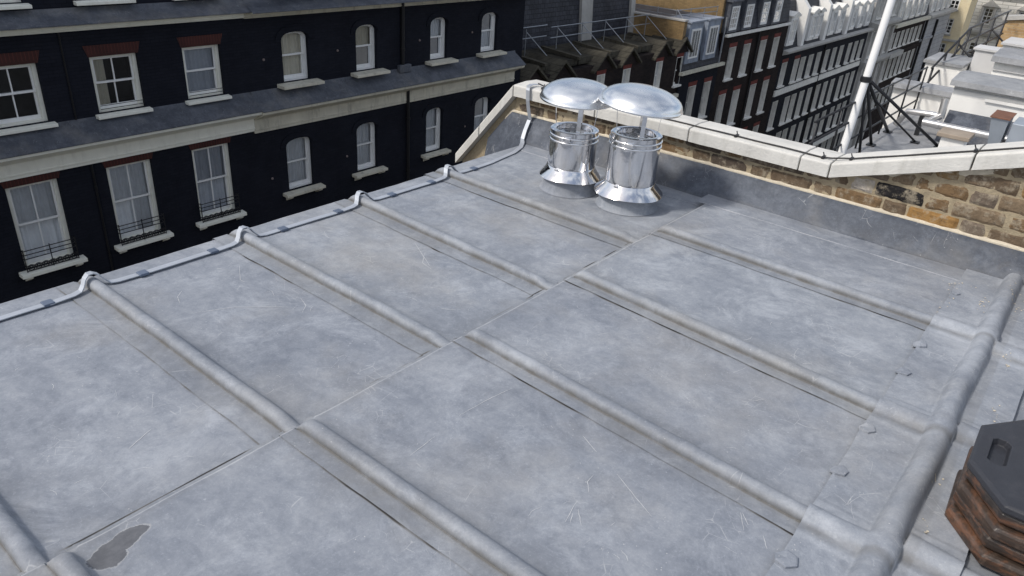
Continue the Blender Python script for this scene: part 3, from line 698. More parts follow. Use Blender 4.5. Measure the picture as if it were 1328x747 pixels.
# ------------------------------------------------------------------ windows and facades
def arch_pts(x0, x1, zs, rise, n=10):
    w = (x1 - x0) / 2; xc = (x0 + x1) / 2; P = []
    for i in range(n + 1):
        a = math.pi * (1 - i / n); c = math.cos(a); P.append((xc + w * math.copysign(abs(c) ** .8, c), zs + rise * math.sin(a) ** .9))
    return P
def facade(parent, x0, x1, z0, z1, holes, mat, depth=9.0, y=YF, rev=.14, top=True, name='wall'):
    """front wall with real openings plus sides, back and top; holes are (x0, x1, z0, z1, rise)"""
    m = MB(); xs = sorted({x0, x1, *[h[0] for h in holes], *[h[1] for h in holes]}); zs = sorted({z0, z1, *[h[2] for h in holes], *[h[3] for h in holes]})
    for i in range(len(xs) - 1):
        run = None
        for j in range(len(zs) - 1):
            cx, cz = (xs[i] + xs[i + 1]) / 2, (zs[j] + zs[j + 1]) / 2
            if any(h[0] < cx < h[1] and h[2] < cz < h[3] for h in holes): continue
            m.add([(xs[i], y, zs[j]), (xs[i + 1], y, zs[j]), (xs[i + 1], y, zs[j + 1]), (xs[i], y, zs[j + 1])], [(0, 1, 2, 3)])
    for h in holes:
        a, b, c, d, rise = h; yy = y + rev
        m.add([(a, y, c), (a, yy, c), (a, yy, d - rise), (a, y, d - rise)], [(0, 1, 2, 3)]); m.add([(b, y, c), (b, y, d - rise), (b, yy, d - rise), (b, yy, c)], [(0, 1, 2, 3)])
        m.add([(a, y, c), (b, y, c), (b, yy, c), (a, yy, c)], [(0, 1, 2, 3)])
        if rise:
            P = arch_pts(a, b, d - rise, rise)
            for i in range(len(P) - 1):
                p, q = P[i], P[i + 1]; m.add([(p[0], y, p[1]), (q[0], y, q[1]), (q[0], y, d), (p[0], y, d)], [(0, 1, 2, 3)]); m.add([(p[0], y, p[1]), (p[0], yy, p[1]), (q[0], yy, q[1]), (q[0], y, q[1])], [(0, 1, 2, 3)])
        else: m.add([(a, y, d), (a, yy, d), (b, yy, d), (b, y, d)], [(0, 1, 2, 3)])
    B = y + depth
    m.add([(x0, y, z0), (x0, B, z0), (x0, B, z1), (x0, y, z1), (x1, y, z0), (x1, B, z0), (x1, B, z1), (x1, y, z1)], [(0, 3, 2, 1), (4, 5, 6, 7), (1, 2, 6, 5)] + ([(3, 7, 6, 2)] if top else []))
    return m.build(name, mat, parent, fixn=False)
def bar(m, x0, x1, z0, z1, y0, y1): m.box((x0, y0, z0), (x1, y1, z1))
def sash(bld, x0, x1, z0, z1, rise=0, rev=.14, fw=.09, bars=1, tw=WHITE, jamb=None, curtain=CURT, cf=(.0, 1.0), stile=.045, y=YF, seed=0):
    """sliding sash window: box frame, two sashes, panes, curtain"""
    yy = y + rev; m = MB(); xi0, xi1 = x0 + fw, x1 - fw; zi0 = z0 + .05
    bar(m, x0 + .002, xi0, z0, z1 - rise, yy - .05, yy + .10); bar(m, xi1, x1 - .002, z0, z1 - rise, yy - .05, yy + .10)
    bar(m, xi0 + .001, xi1 - .001, z0 + .001, zi0, yy - .06, yy + .10)
    if rise:
        P = arch_pts(x0, x1, z1 - rise, rise); Q = arch_pts(xi0, xi1, z1 - rise - .02, rise * .8)
        for i in range(len(P) - 1):
            p, q, r2, s2 = P[i], P[i + 1], Q[i + 1], Q[i]
            m.add([(p[0], yy - .05, p[1]), (q[0], yy - .05, q[1]), (r2[0], yy - .05, r2[1]), (s2[0], yy - .05, s2[1]), (s2[0], yy + .06, s2[1]), (r2[0], yy + .06, r2[1])], [(0, 1, 2, 3), (3, 2, 5, 4)])
        ztop = z1 - rise * .25
    else:
        bar(m, xi0 + .001, xi1 - .001, z1 - .055, z1 - .001, yy - .05, yy + .10); ztop = z1 - .055
    frame = m.build('window', jamb or tw, bld, at=(x0, y, z0))
    zm = z0 + (z1 - z0) * .52
    for nm, za, zb, ya in (('upper_sash', zm - .022, ztop, yy + .005), ('lower_sash', zi0, zm + .022, yy + .045)):
        s = MB(); yb = ya + .038
        bar(s, xi0 + .002, xi0 + stile, za, zb, ya, yb); bar(s, xi1 - stile, xi1 - .002, za, zb, ya, yb)
        if nm == 'upper_sash':
            bar(s, xi0 + stile, xi1 - stile, za, za + .045, ya - .006, yb)
            if not rise: bar(s, xi0 + stile, xi1 - stile, zb - .04, zb - .001, ya, yb)
        else: bar(s, xi0 + stile, xi1 - stile, zb - .045, zb, ya, yb); bar(s, xi0 + stile, xi1 - stile, za + .001, za + .085, ya, yb)
        for b in range(bars):
            xc = xi0 + (xi1 - xi0) * (b + 1) / (bars + 1); bar(s, xc - .014, xc + .014, za + .04, zb - .03, ya + .004, yb - .004)
        s.build(nm, tw, frame)
        n = bars + 1
        for b in range(n):
            a0 = xi0 + stile * .6 + (xi1 - xi0 - stile * 1.2) * b / n; a1 = xi0 + stile * .6 + (xi1 - xi0 - stile * 1.2) * (b + 1) / n
            MB().add([(a0 + .003, ya + .02, za + .03), (a1 - .003, ya + .02, za + .03), (a1 - .003, ya + .02, zb - .005), (a0 + .003, ya + .02, zb - .005)], [(0, 1, 2, 3)]).build('pane', GLASS, frame)
    if curtain:
        m = MB(); ca, cb = xi0 + (xi1 - xi0) * cf[0] - .05, xi0 + (xi1 - xi0) * cf[1] + .05; n = 60
        def cv(i, j):
            x = ca + (cb - ca) * i / (n - 1); return (x, yy + .135 + .018 * math.sin(x * 55 + seed) + .012 * math.sin(x * 23 + seed * 2) + .01 * nz(x * 7, j, seed), z0 + .02 + (z1 - z0 - .04) * j / 3)
        m.grid(n, 4, cv).build('curtain', curtain, frame, smooth=True, fixn=False)
    m = MB(); m.add([(x0 - .5, yy + 1.6, z0 - .5), (x1 + .5, yy + 1.6, z0 - .5), (x1 + .5, yy + 1.6, z1 + .4), (x0 - .5, yy + 1.6, z1 + .4)], [(0, 1, 2, 3)]); m.build('room_back', ROOM, frame)
    return frame
def sill(frame, x0, x1, z, mat, ov=.13, pr=.16, th=.10, brackets=False, y=YF):
    s = MB().prism([(y + .12, z), (y - pr, z - .03), (y - pr, z - th), (y + .12, z - th)], x0 - ov, x1 + ov, 'x').build('sill', mat, frame, bevel=.008)
    if brackets:
        for xb in (x0 - ov + .10, x1 + ov - .22): MB().prism([(y + .02, z - th), (y - pr + .03, z - th), (y - pr + .04, z - th - .05), (y - .03, z - th - .14), (y + .02, z - th - .15)], xb, xb + .12, 'x').build('sill_bracket', mat, frame)
def lintel(frame, x0, x1, z, h=.25, y=YF, sp=.10, pr=.012):
    MB().prism([(x0 - .02, z), (x1 + .02, z), (x1 + sp, z + h), (x0 - sp, z + h)], y - pr, y + .05, 'y').build('lintel', REDB, frame)
def guard(frame, x0, x1, z, y=YF):
    m = MB(); Y0 = y - .13
    for zz in (z + .12, z + .30, z + .40, z + .50):
        m.tube([(x0 - .02, y + .02, zz), (x0 - .02, Y0, zz), (x1 + .02, Y0, zz), (x1 + .02, y + .02, zz)], .011, 6)
    for xx in (x0 - .02, (x0 + x1) / 2, x1 + .02): m.tube([(xx, Y0, z - .02), (xx, Y0, z + .54)], .012, 6)
    n = 7; wv = (x1 - x0) / n
    for i in range(n):
        xc = x0 + wv * (i + .5)
        for rr, ph in ((.068, 0), (.036, 2)):
            m.tube([(xc + rr * 1.05 * math.cos(a * .55 + ph), Y0 - .005, z + .085 + rr * math.sin(a * .55 + ph)) for a in range(12)], .009, 5)
        m.tube([(xc - .07, Y0, z + .01), (xc, Y0 - .004, z + .15), (xc + .07, Y0, z + .01)], .007, 5)
    m.tube([(x0 - .02, Y0, z + .005), (x1 + .02, Y0, z + .005)], .012, 6)
    m.build('guard_rail', IRON, frame)
def cornice(bld, x0, x1, zf, zb, zbot, pr, mat, y=YF, lead=LEAD_F, returns=True):
    """lead-topped projecting cornice: zb at wall, zf at front edge, zbot under the frieze"""
    H = zf - zbot; f = y - pr
    prof = [(y + .01, zbot), (y - .06, zbot), (y - .06, zbot + H * .10), (y - .09, zbot + H * .12), (y - .09, zbot + H * .16), (y - .07, zbot + H * .18), (y - .07, zbot + H * .52), (y - .14, zbot + H * .58), (y - pr * .55, zbot + H * .70), (y - pr * .72, zbot + H * .74), (f + .06, zbot + H * .80), (f + .01, zbot + H * .86), (f, zbot + H * .97), (y + .01, zbot + H * .97)]
    MB().sweep_x(prof, x0, x1).build('cornice', mat, bld)
    m = MB(); n = max(8, int((x1 - x0) * 3))
    def f2(i, j):
        x = x0 - .03 + (x1 - x0 + .06) * i / (n - 1); w = .008 * nz(x * 1.3, j, 3)
        return [(x, f - .028, zf - .025), (x, f - .032, zf + w), (x, f - .01, zf + .018 + w), (x, f + (y - f) * .5, (zf + zb) / 2 + .014 + w), (x, y - .02, zb - .02), (x, y - .008, zb + .05), (x, y + .005, zb + .055)][j]
    m.grid(n, 7, f2).build('lead_capping', lead, bld, smooth=True, fixn=False)
def pipe(bld, x, z0, z1, y=YF - .09, r=.05, mat=IRON, name='downpipe'): 
    m = MB().tube([(x, y, z0), (x, y, z1)], r, 10)
    z = z0 + .6
    while z < z1: m.tube([(x, y, z - .04), (x, y, z + .04)], r * 1.25, 10); z += 1.8
    m.build(name, mat, bld, smooth=True, angle=40)

# --- black house with red lintels
X12 = 11.40
b1 = thing('building', 'black painted brick house with red window lintels and iron window guards', 'building', (3.0, YF, ST))
up1 = [(3.10, 4.16), (5.28, 6.36), (7.44, 8.53), (9.64, 10.66)]; lo1 = [(2.98, 4.06), (5.17, 6.26), (7.34, 8.45), (9.53, 10.62)]
holes = [(a, b, -3.70, -2.43, 0) for a, b in up1] + [(a, b, -6.97, -4.99, 0) for a, b in lo1] + [(a, b, -1.22, .35, 0) for a, b in up1]
facade(b1, -6, X12, ST, 2.6, holes, BLACK, top=True)
for i, (a, b) in enumerate(up1):
    w = sash(b1, a, b, -3.70, -2.43, bars=0 if i == 3 else 1, fw=.085, tw=WHITE, jamb=CREAM, curtain=(CURTC, None, CURTC, BLIND)[i], cf=((0, 1), (0, 1), (-.02, .3), (0, 1))[i], seed=i); sill(w, a, b, -3.70, CREAM, ov=.10); lintel(w, a, b, -2.43, .25)
    if i >= 2:
        m = MB()
        for zz in (-3.60, -3.52): m.tube([(a + .03, YF - .04, zz), (b - .03, YF - .04, zz)], .008, 5)
        m.build('guard_rail', IRON, w)
for i, (a, b) in enumerate(lo1):
    w = sash(b1, a, b, -6.97, -4.99, bars=1, fw=.085, jamb=CREAM, curtain=BLIND if i == 3 else CURT, cf=(0, 1), seed=i + 5)
    if i == 2:
        pass
    sill(w, a, b, -6.97, CREAM, ov=.17, pr=.22, th=.12, brackets=True); lintel(w, a, b, -4.99, .22); guard(w, a, b, -6.965)
for i, (a, b) in enumerate(up1):
    w = sash(b1, a, b, -1.22, .35, bars=1, fw=.085, jamb=CREAM, curtain=CURT, seed=i + 9); sill(w, a, b, -1.22, CREAM, ov=.10); lintel(w, a, b, .35, .24)
cornice(b1, -6, X12 - .005, -4.15, -3.80, -4.81, .50, CREAM); cornice(b1, -6, X12 - .005, -1.64, -1.42, -1.84, .38, CREAM)
pipe(b1, 7.02, ST, -4.8, YF - .03, .022); pipe(b1, 6.9, -3.75, -1.86, YF - .02, .018)
# --- dark house with arched windows
b2 = thing('building', 'dark brick house with round-headed sash windows and weathered stone cornice', 'building', (17.0, YF, ST))
XE = 23.2
up2 = [(12.50, 13.39), (15.10, 15.93), (18.25, 19.05), (20.80, 21.66)]; lo2 = [(12.40, 13.31), (15.02, 15.87), (18.10, 18.92), (20.62, 21.48)]
holes = [(a, b, -3.64, -2.30, .21) for a, b in up2] + [(a, b, -6.82, -5.27, .21) for a, b in lo2] + [(a, b, -1.1, .4, .21) for a, b in up2]
facade(b2, X12 + .002, XE, ST, 2.6, holes, BLACK, top=True)
def hood(frame, a, b, z1, rise, y=YF):
    P = arch_pts(a - .02, b + .02, z1 - rise, rise); Q = arch_pts(a - .20, b + .20, z1 - rise - .02, rise + .20); m = MB()
    for i in range(len(P) - 1):
        p, q, r2, s2 = P[i], P[i + 1], Q[i + 1], Q[i]
        m.add([(p[0], y - .03, p[1]), (q[0], y - .03, q[1]), (r2[0], y - .03, r2[1]), (s2[0], y - .03, s2[1]), (s2[0], y + .02, s2[1]), (r2[0], y + .02, r2[1]), (p[0], y + .02, p[1]), (q[0], y + .02, q[1])], [(0, 1, 2, 3), (3, 2, 5, 4), (1, 0, 6, 7)])
    m.build('arch', BLACK, frame)
for row, (ws, z0, z1) in enumerate(((up2, -3.64, -2.30), (lo2, -6.82, -5.27), (up2, -1.1, .4))):
    for i, (a, b) in enumerate(ws):
        w = sash(b2, a, b, z0, z1, rise=.21, rev=.17, fw=.07, bars=0, curtain=CURTC if row == 0 and i < 2 else CURT, cf=(0, 1), seed=row * 5 + i); hood(w, a, b, z1, .21)
        sill(w, a, b, z0, CREAM2, ov=.24, pr=.24 if row == 1 else .34, th=.11, brackets=row == 1)
cornice(b2, X12 + .004, 22.75, -4.17, -3.80, -4.88, .54, CREAM2); cornice(b2, X12 + .004, XE, -1.66, -1.42, -1.86, .47, CREAM2)
pipe(b2, 17.15, ST, -3.9, YF - .10, .055); pipe(b2, 16.95, -3.75, 2.4, YF - .06, .06)
MB().box((16.75, YF - .16, -3.86), (17.25, YF - .01, -3.62)).build('lead_hopper', LEAD_F, b2, bevel=.02)
for x, z in ((11.9, -2.95), (14.4, -2.95), (17.75, -2.95), (20.3, -2.9), (14.6, -6.2), (20.1, -6.2), (11.85, -6.3)):
    MB().lathe([(.001, 0), (.038, .0), (.032, .02), (.0, .025)], 10).build('anchor_plate', PLATE, b2, at=(0, 0, 0)); o = b2.children[-1]
    o = [c for c in b2.children if c.name.startswith('anchor_plate')][-1]; o.rotation_euler = (R_(90), 0, 0); o.location = Vector((x, YF - .003, z)) - ORG[b2]

# --- generic windows for the houses further along
WM = {}
def far_window(bld, x0, z0, w, h, trim, rev=.30, y=YF, bars=2, red=False, sl=True, curtain=False):
    key = (round(w, 2), round(h, 2), trim.name, bars, rev)
    if key not in WM:
        m = MB(); f = .06; yy = rev
        for a, b, c, d in ((-.0, .03, 0, h), (w - .03, w, 0, h), (.03, w - .03, h - .03, h), (.03, w - .03, 0, .03)): m.box((a + .001, -.008, c), (b - .001, yy + .05, d))
        m.box((.03, yy - .02, h * .5 - .025), (w - .03, yy + .02, h * .5 + .025))
        for a, b, c, d in ((.03, .03 + f, .03, h - .03), (w - .03 - f, w - .03, .03, h - .03), (.03 + f, w - .03 - f, h - .03 - f, h - .03), (.03 + f, w - .03 - f, .03, .03 + f * 1.4)): m.box((a, yy - .025, c), (b, yy + .03, d))
        for k in range(1, bars): x = .03 + (w - .06) * k / bars; m.box((x - .015, yy - .01, .06), (x + .015, yy + .015, h - .06))
        if bars > 2:
            for q in (.25, .75): m.box((.06, yy - .01, h * q - .012), (w - .06, yy + .015, h * q + .012))
        if sl: m.box((-.10, -.12, -.09), (w + .10, yy, -.001))
        g = MB().add([(.05, yy + .005, .05), (w - .05, yy + .005, .05), (w - .05, yy + .005, h - .05), (.05, yy + .005, h - .05)], [(0, 1, 2, 3)])
        rm = MB().box((-.3, yy + .9, -.2), (w + .3, yy + .93, h + .2))
        WM[key] = (m.mesh('window', trim), g.mesh('pane', GLASS), rm.mesh('room_back', ROOM))
    a, g, rm = WM[key]
    o = inst(a, 'window', (x0, y, z0), bld); inst(g, 'pane', (x0, y, z0), o); inst(rm, 'room_back', (x0, y, z0), o)
    if red: MB().prism([(x0 - .03, z0 + h), (x0 + w + .03, z0 + h), (x0 + w + .08, z0 + h + .24), (x0 - .08, z0 + h + .24)], y - .012, y + .03, 'y').build('lintel', REDL, o)
    return o
REDL = plain('red_rubbed_brick', (.15, .030, .022), .8, var=.25, sc=4)

# --- gabled workshop-like house with mossy little gables
b3 = thing('building', 'soot-dark house with a row of small mossy gables below a slate mansard', 'building', (30, YF, ST))
GX = [24.03, 25.94, 29.12, 31.35, 34.47, 36.75 - .12]
XB3 = 36.75
wins3 = [(g - .36, g + .30) for g in GX]
facade(b3, XE + .01, XB3, ST, -4.95, [(a, b, -6.85, -5.40, 0) for a, b in wins3] + [(a, b, -9.9, -8.2, 0) for a, b in wins3], BLACK2, depth=8)
for a, b in wins3:
    far_window(b3, a, -6.85, b - a, 1.45, DIRTYW, .16, red=True); far_window(b3, a, -9.9, b - a, 1.7, DIRTYW, .16)
for i, g in enumerate(GX):
    m = MB(); e = .92
    m.add([(g - e, YF - .22, -5.14), (g, YF - .22, -4.40), (g + e, YF - .22, -5.14), (g - e, YF + 1.7, -5.14), (g, YF + 1.7, -4.40), (g + e, YF + 1.7, -5.14),
           (g - e, YF - .22, -5.24), (g, YF - .22, -4.52), (g + e, YF - .22, -5.24), (g - e, YF + 1.7, -5.24), (g, YF + 1.7, -4.52), (g + e, YF + 1.7, -5.24)],
          [(0, 1, 4, 3), (1, 2, 5, 4), (0, 6, 7, 1), (1, 7, 8, 2), (0, 3, 9, 6), (2, 8, 11, 5), (6, 9, 10, 7), (7, 10, 11, 8)])
    r = m.build('gable_roof', MOSS, b3)
    MB().add([(g - e + .15, YF - .05, -5.2), (g, YF - .05, -4.56), (g + e - .15, YF - .05, -5.2), (g - e + .15, YF + .1, -5.2), (g, YF + .1, -4.56), (g + e - .15, YF + .1, -5.2)], [(0, 2, 1), (3, 4, 5), (0, 3, 5, 2), (0, 1, 4, 3), (1, 2, 5, 4)]).build('gable_wall', BLACK2, r)
for x0, x1 in ((23.3, 27.6), (27.7, 33.0), (33.1, 36.45)):
    MB().box((x0, YF + .35, -4.88), (x1, YF + 2.9, -4.62)).build('flat_roof', MOSS, b3)
for i in range(5):
    x = 24.9 + i * 2.45; MB().prism([(YF + .1, -4.64), (YF + .1, -4.50), (YF + 2.2, -4.36), (YF + 2.2, -4.5)], x, x + .22, 'x').build('mossy_kerb', MOSS, b3)
mans = MB().prism([(YF + 3.0, -4.9), (YF + 3.6, 2.5), (YF + 9, 2.5), (YF + 9, -4.9)], XE + .03, XB3 - .3, 'x').build('mansard_slope', SLATE, b3)
for xa, xb in ((31.5, 32.45), (36.1, 36.5)): MB().prism([(YF + 2.86, -4.9), (YF + 3.44, 2.45), (YF + 3.9, 2.45), (YF + 3.3, -4.9)], xa, xb, 'x').build('rendered_pier', RENDG2 if 'RENDG2' in globals() else STONE, b3)
MB().box((XB3 - .3, YF - .02, -4.9), (XB3, YF + 8, -3.66)).build('party_parapet', STOCK, b3); MB().box((XB3 - .34, YF - .05, -3.658), (XB3 + .04, YF + 8, -3.58)).build('parapet_coping', STONE, b3)
MB().box((33.2, YF - .22, -7.45), (36.7, YF - .02, -7.28)).build('cornice', CREAM2, b3); MB().box((23.4, YF - .22, -7.45), (33.1, YF - .02, -7.28)).build('cornice', CREAM2, b3)
# roof edge guard rail in front of the mansard
rl = thing('guard_rail', 'thin galvanised guard rail with raking struts on the gabled roof', 'railing', (29, YF + 1.9, -4.62))
for xa, xb in ((23.4, 27.3), (27.6, 36.3)):
    for zz in (-3.55, -4.0): MB().tube([(xa, YF + 1.9, zz + (.12 if xb < 27.5 else 0)), (xb, YF + 1.9, zz + (.12 if xb < 27.5 else 0))], .024, 6).build('rail', GALV, rl)
    x = xa + .5
    while x < xb:
        MB().tube([(x, YF + 1.9, -4.62), (x, YF + 1.9, -3.5)], .022, 6).build('post', GALV, rl); MB().tube([(x, YF + 1.9, -3.6), (x + .35, YF + .75, -4.62)], .020, 6).build('strut', GALV, rl); x += 1.95
# --- narrow house with blue-grey dormers
b3b = thing('building', 'narrow black house with blue-grey leaded dormers beside the gabled one', 'building', (39, YF, ST))
X4 = 41.6
cols = [(38.2, 39.1), (40.1, 41.0)]
facade(b3b, XB3 + .01, X4, ST, -6.2, [(a, b, -9.2, -7.17, 0) for a, b in cols] + [(a, b, -12.2, -10.1, 0) for a, b in cols], BLACK, depth=8)
for a, b in cols: far_window(b3b, a, -9.2, b - a, 2.03, DIRTYW, red=True); far_window(b3b, a, -12.2, b - a, 2.1, DIRTYW, red=True)
MB().prism([(YF + .02, -6.2), (YF + .45, -3.95), (YF + 8, -3.95), (YF + 8, -6.2)], XB3 + .02, X4 - .02, 'x').build('mansard_slope', SLATE, b3b)
for x in (37.15, 39.25):
    d = MB().box((x, YF - .02, -5.85), (x + 1.55, YF + 1.5, -3.78)).build('dormer', BLUEG, b3b); MB().box((x - .06, YF - .12, -3.778), (x + 1.61, YF + 1.5, -3.70)).build('dormer_roof', BLUEG, d)
    MB().box((x + .25, YF - .07, -5.6), (x + 1.3, YF - .021, -4.1)).build('window_frame', WHITE, d); MB().box((x + .34, YF - .075, -5.5), (x + 1.2, YF - .071, -4.2)).build('pane', GLASS, d)
    for k in (1, 2): MB().box((x + .34 + .287 * k - .015, YF - .09, -5.5), (x + .34 + .287 * k + .015, YF - .076, -4.2)).build('glazing_bar', WHITE, d)
MB().box((XB3 + .02, YF - .2, -6.38), (X4 + .4, YF - .005, -6.22)).build('cornice', CREAM2, b3b)
MB().box((XB3 + .05, YF + .3, -3.95), (X4 - .02, YF + 6, -3.80)).build('flat_roof', LEAD_F, b3b)
rl = thing('guard_rail', 'galvanised guard rail on the flat roof above the blue-grey dormers', 'railing', (39, YF + 1.2, -3.8))
for zz in (-3.25, -3.5): MB().tube([(37.0, YF + 3.2, zz), (37.0, YF + .8, zz), (41.2, YF + .5, zz)], .024, 6).build('rail', GALV, rl)
for x, y in ((37.0, YF + 1.9), (37.0, YF + .8), (38.4, YF + .7), (39.8, YF + .6), (41.2, YF + .5)): MB().tube([(x, y, -3.8), (x, y, -3.2)], .022, 6).build('post', GALV, rl)
MB().tube([(37.0, YF + .8, -3.2), (37.0, YF + .2, -3.82)], .02, 6).build('strut', GALV, rl)
pipe(b3b, 41.35, -6.2, -3.8, YF - .08, .05, GALV)
# --- black house with red arches
b4 = thing('building', 'tall black house with red-arched windows and stock brick flank wall', 'building', (46, YF, ST)); X5 = 51.55
c4 = [(42.68, 43.62), (44.75, 45.72), (47.25, 48.22), (49.42, 50.40)]
c4b = [(42.50, 43.45), (44.50, 45.50), (47.12, 48.05), (49.22, 50.18)]
facade(b4, X4 + .01, X5, ST, -4.7, [(a, b, -7.36, -5.52, 0) for a, b in c4] + [(a, b, -10.38, -8.23, 0) for a, b in c4b] + [(a, b, -13.4, -11.3, 0) for a, b in c4b], BLACK2, depth=8)
for a, b in c4: far_window(b4, a, -7.36, b - a, 1.84, DIRTYW, red=True)
for a, b in c4b: far_window(b4, a, -10.38, b - a, 2.15, DIRTYW, red=True); far_window(b4, a, -13.4, b - a, 2.1, DIRTYW, red=True)
MB().box((X4 - .02, YF + .35, -6.2), (X4 + .35, YF + 9, 3.0)).build('flank_wall', STOCK, b4)
MB().prism([(YF + .05, -4.66), (YF + .5, -1.9), (YF + 8, -1.9), (YF + 8, -4.66)], X4 + .36, X5, 'x').build('mansard_slope', SLATE, b4)
for x in (42.0, 44.05, 46.45, 48.55):
    d = MB().box((x - .15, YF + .0, -4.66), (x + 1.15, YF + 1.6, -3.0)).build('dormer', LEAD_F, b4); far_window(d, x + .03, -4.52, .95, 1.28, WHITE, .03, y=YF - .04, bars=3, sl=False)
    MB().box((x - .25, YF - .1, -2.999), (x + 1.25, YF + 1.6, -2.92)).build('dormer_roof', LEAD_F, d)
MB().box((X4 + .1, YF - .2, -4.85), (X5, YF - .004, -4.72)).build('cornice', DIRTYW, b4); pipe(b4, 46.5, ST, -4.9, YF - .1, .06)
# --- long black terrace with white dormers
b5 = thing('building', 'long black terrace with white dormers and white party walls on its roof', 'building', (61, YF, ST)); X6 = 71.4
r1 = [51.98, 54.28, 55.60, 57.25, 58.95, 60.85, 62.55, 64.30, 66.40, 68.08, 69.65]
r3_ = [x + 0.0 for x in r1]
WW = .98
facade(b5, X5 + .01, X6, ST, -6.6, [(x, x + WW, -9.00, -7.40, 0) for x in r1] + [(x - .1, x - .1 + WW, -12.0, -10.03, 0) for x in r1] + [(x - .15, x - .15 + WW, -14.55, -12.62, 0) for x in r1] + [(x - .1, x + 1.1, -18.0, -15.6, 0) for x in r1], BLACK, depth=8)
for i, x in enumerate(r1):
    far_window(b5, x, -9.0, WW, 1.6, DIRTYW, red=i < 2); far_window(b5, x - .1, -12.0, WW, 1.97, DIRTYW); far_window(b5, x - .15, -14.55, WW, 1.93, DIRTYW); far_window(b5, x - .1, -18.0, 1.2, 2.4, DIRTYW)
MB().prism([(YF + .1, -6.55), (YF + .9, -3.6), (YF + 8, -3.6), (YF + 8, -6.55)], X5 + .02, X6 - .02, 'x').build('mansard_slope', SLATE, b5)
for x in (52.0, 55.95, 57.05, 60.3, 62.2, 65.4, 67.6, 69.6):
    d = MB().box((x, YF + .02, -6.3), (x + 1.25, YF + 1.4, -4.45)).build('dormer', WHITE, b5); far_window(d, x + .15, -6.1, .95, 1.5, WHITE, .04, y=YF - .05, bars=2, sl=False)
    MB().prism([(x - .12, -4.449), (x + 1.37, -4.449), (x + 1.37, -4.36), (x + .62, -4.12), (x - .12, -4.36)], YF - .1, YF + 1.5, 'y').build('dormer_roof', DIRTYW, d)
for x in (54.5, 59.05, 64.2):
    p = MB().prism([(YF - .1, -6.5), (YF - .1, -4.05), (YF + .5, -3.4), (YF + 6, -1.6), (YF + 6, -6.5)], x, x + .5, 'x').build('party_wall', RENDER, b5); 
MB().prism([(YF - .02, -6.85), (YF - .38, -6.72), (YF - .4, -6.58), (YF - .02, -6.50)], X5 + .02, X6, 'x').build('cornice', STONE, b5)
for xa, xb in ((X5 + .05, 55.8), (55.85, 60.2), (60.28, 70.9)): MB().box((xa, YF - .1, -9.62), (xb, YF - .003, -9.22)).build('string_course', DIRTYW, b5)
MB().box((X5 + .05, YF - .25, -15.4), (X6 - .05, YF - .003, -15.05)).build('shop_fascia', DIRTYW, b5); pipe(b5, 60.24, ST, -6.9, YF - .09, .06)
# --- stone front with bay
b6 = thing('building', 'pale stone fronted house with deep cornices behind the white flagpole', 'building', (75, YF, ST)); X7 = 79.3
c6 = [(72.6, 74.0), (75.0, 76.4), (77.3, 78.5)]
facade(b6, X6 + .01, X7, ST, -2.5, [(a, b, z, z + h, 0) for a, b in c6 for z, h in ((-5.9, 2.5), (-9.2, 2.2), (-12.6, 2.5))], STONE, depth=8)
for a, b in c6:
    for z, h in ((-5.9, 2.5), (-9.2, 2.2), (-12.6, 2.5)): far_window(b6, a, z, b - a, h, DIRTYW, .3)
for z, pr in ((-6.5, .7), (-9.75, .5), (-13.2, .5), (-2.7, .6)): MB().prism([(YF - .02, z - .35), (YF - pr * .6, z - .2), (YF - pr, z + .1), (YF - pr, z + .3), (YF - .02, z + .4)], X6 + .02, X7, 'x').build('cornice', STONE, b6)
for x in (71.7, 74.25, 76.6, 78.7): MB().box((x, YF - .22, ST), (x + .5, YF - .003, -6.9)).build('pilaster', STONE, b6)
# --- dark house and grey house at the far end
b7 = thing('building', 'dark house with closely spaced pale windows next to the grey rendered one', 'building', (86, YF, ST)); X8 = 92.6
c7 = [79.9, 81.6, 83.35, 85.1, 86.85, 88.6, 90.4]
facade(b7, X7 + .01, X8, ST, -6.9, [(x, x + 1.15, z, z + h, 0) for x in c7 for z, h in ((-9.2, 1.5), (-12.2, 2.05), (-15.0, 1.9))], BLACK2, depth=8)
for x in c7:
    for z, h in ((-9.2, 1.5), (-12.2, 2.05), (-15.0, 1.9)): far_window(b7, x, z, 1.15, h, DIRTYW, .26)
MB().prism([(YF + .1, -6.9), (YF + .8, -3.9), (YF + 8, -3.9), (YF + 8, -6.9)], X7 + .02, X8 + 12, 'x').build('mansard_slope', SLATE, b7)
for x in (80.2, 82.6, 85.0, 87.4, 89.8): 
    d = MB().box((x, YF + .02, -6.7), (x + 1.6, YF + 1.5, -4.7)).build('dormer', DIRTYW, b7); far_window(d, x + .2, -6.5, 1.2, 1.6, WHITE, .04, y=YF - .05, sl=False)
MB().box((X7, YF - .4, -7.15), (X8, YF - .003, -6.88)).build('cornice', CREAM2, b7); MB().box((79.5, YF - .5, -9.95), (84.2, YF - .003, -9.5)).build('string_course', STONE, b7); MB().box((84.3, YF - .15, -9.95), (X8 - .2, YF - .003, -9.6)).build('string_course', BLACK2, b7)
b8 = thing('building', 'grey stone-faced house with dark downpipes at the far end of the terrace', 'building', (98, YF, ST)); X9 = 105
facade(b8, X8 + .01, X9, ST, -6.9, [], GREYR, depth=8)
MB().prism([(YF - .02, -7.4), (YF - .5, -7.1), (YF - .5, -6.85), (YF - .02, -6.7)], X8 + .02, X9, 'x').build('cornice', STONE, b8)
MB().box((X8 + .1, YF - .16, -9.55), (X9 - .02, YF - .003, -9.3)).build('string_course', GREYR, b8); pipe(b8, 92.9, ST, -7.3, YF - .12, .12); pipe(b8, 98.0, ST, -7.6, YF - .12, .14)
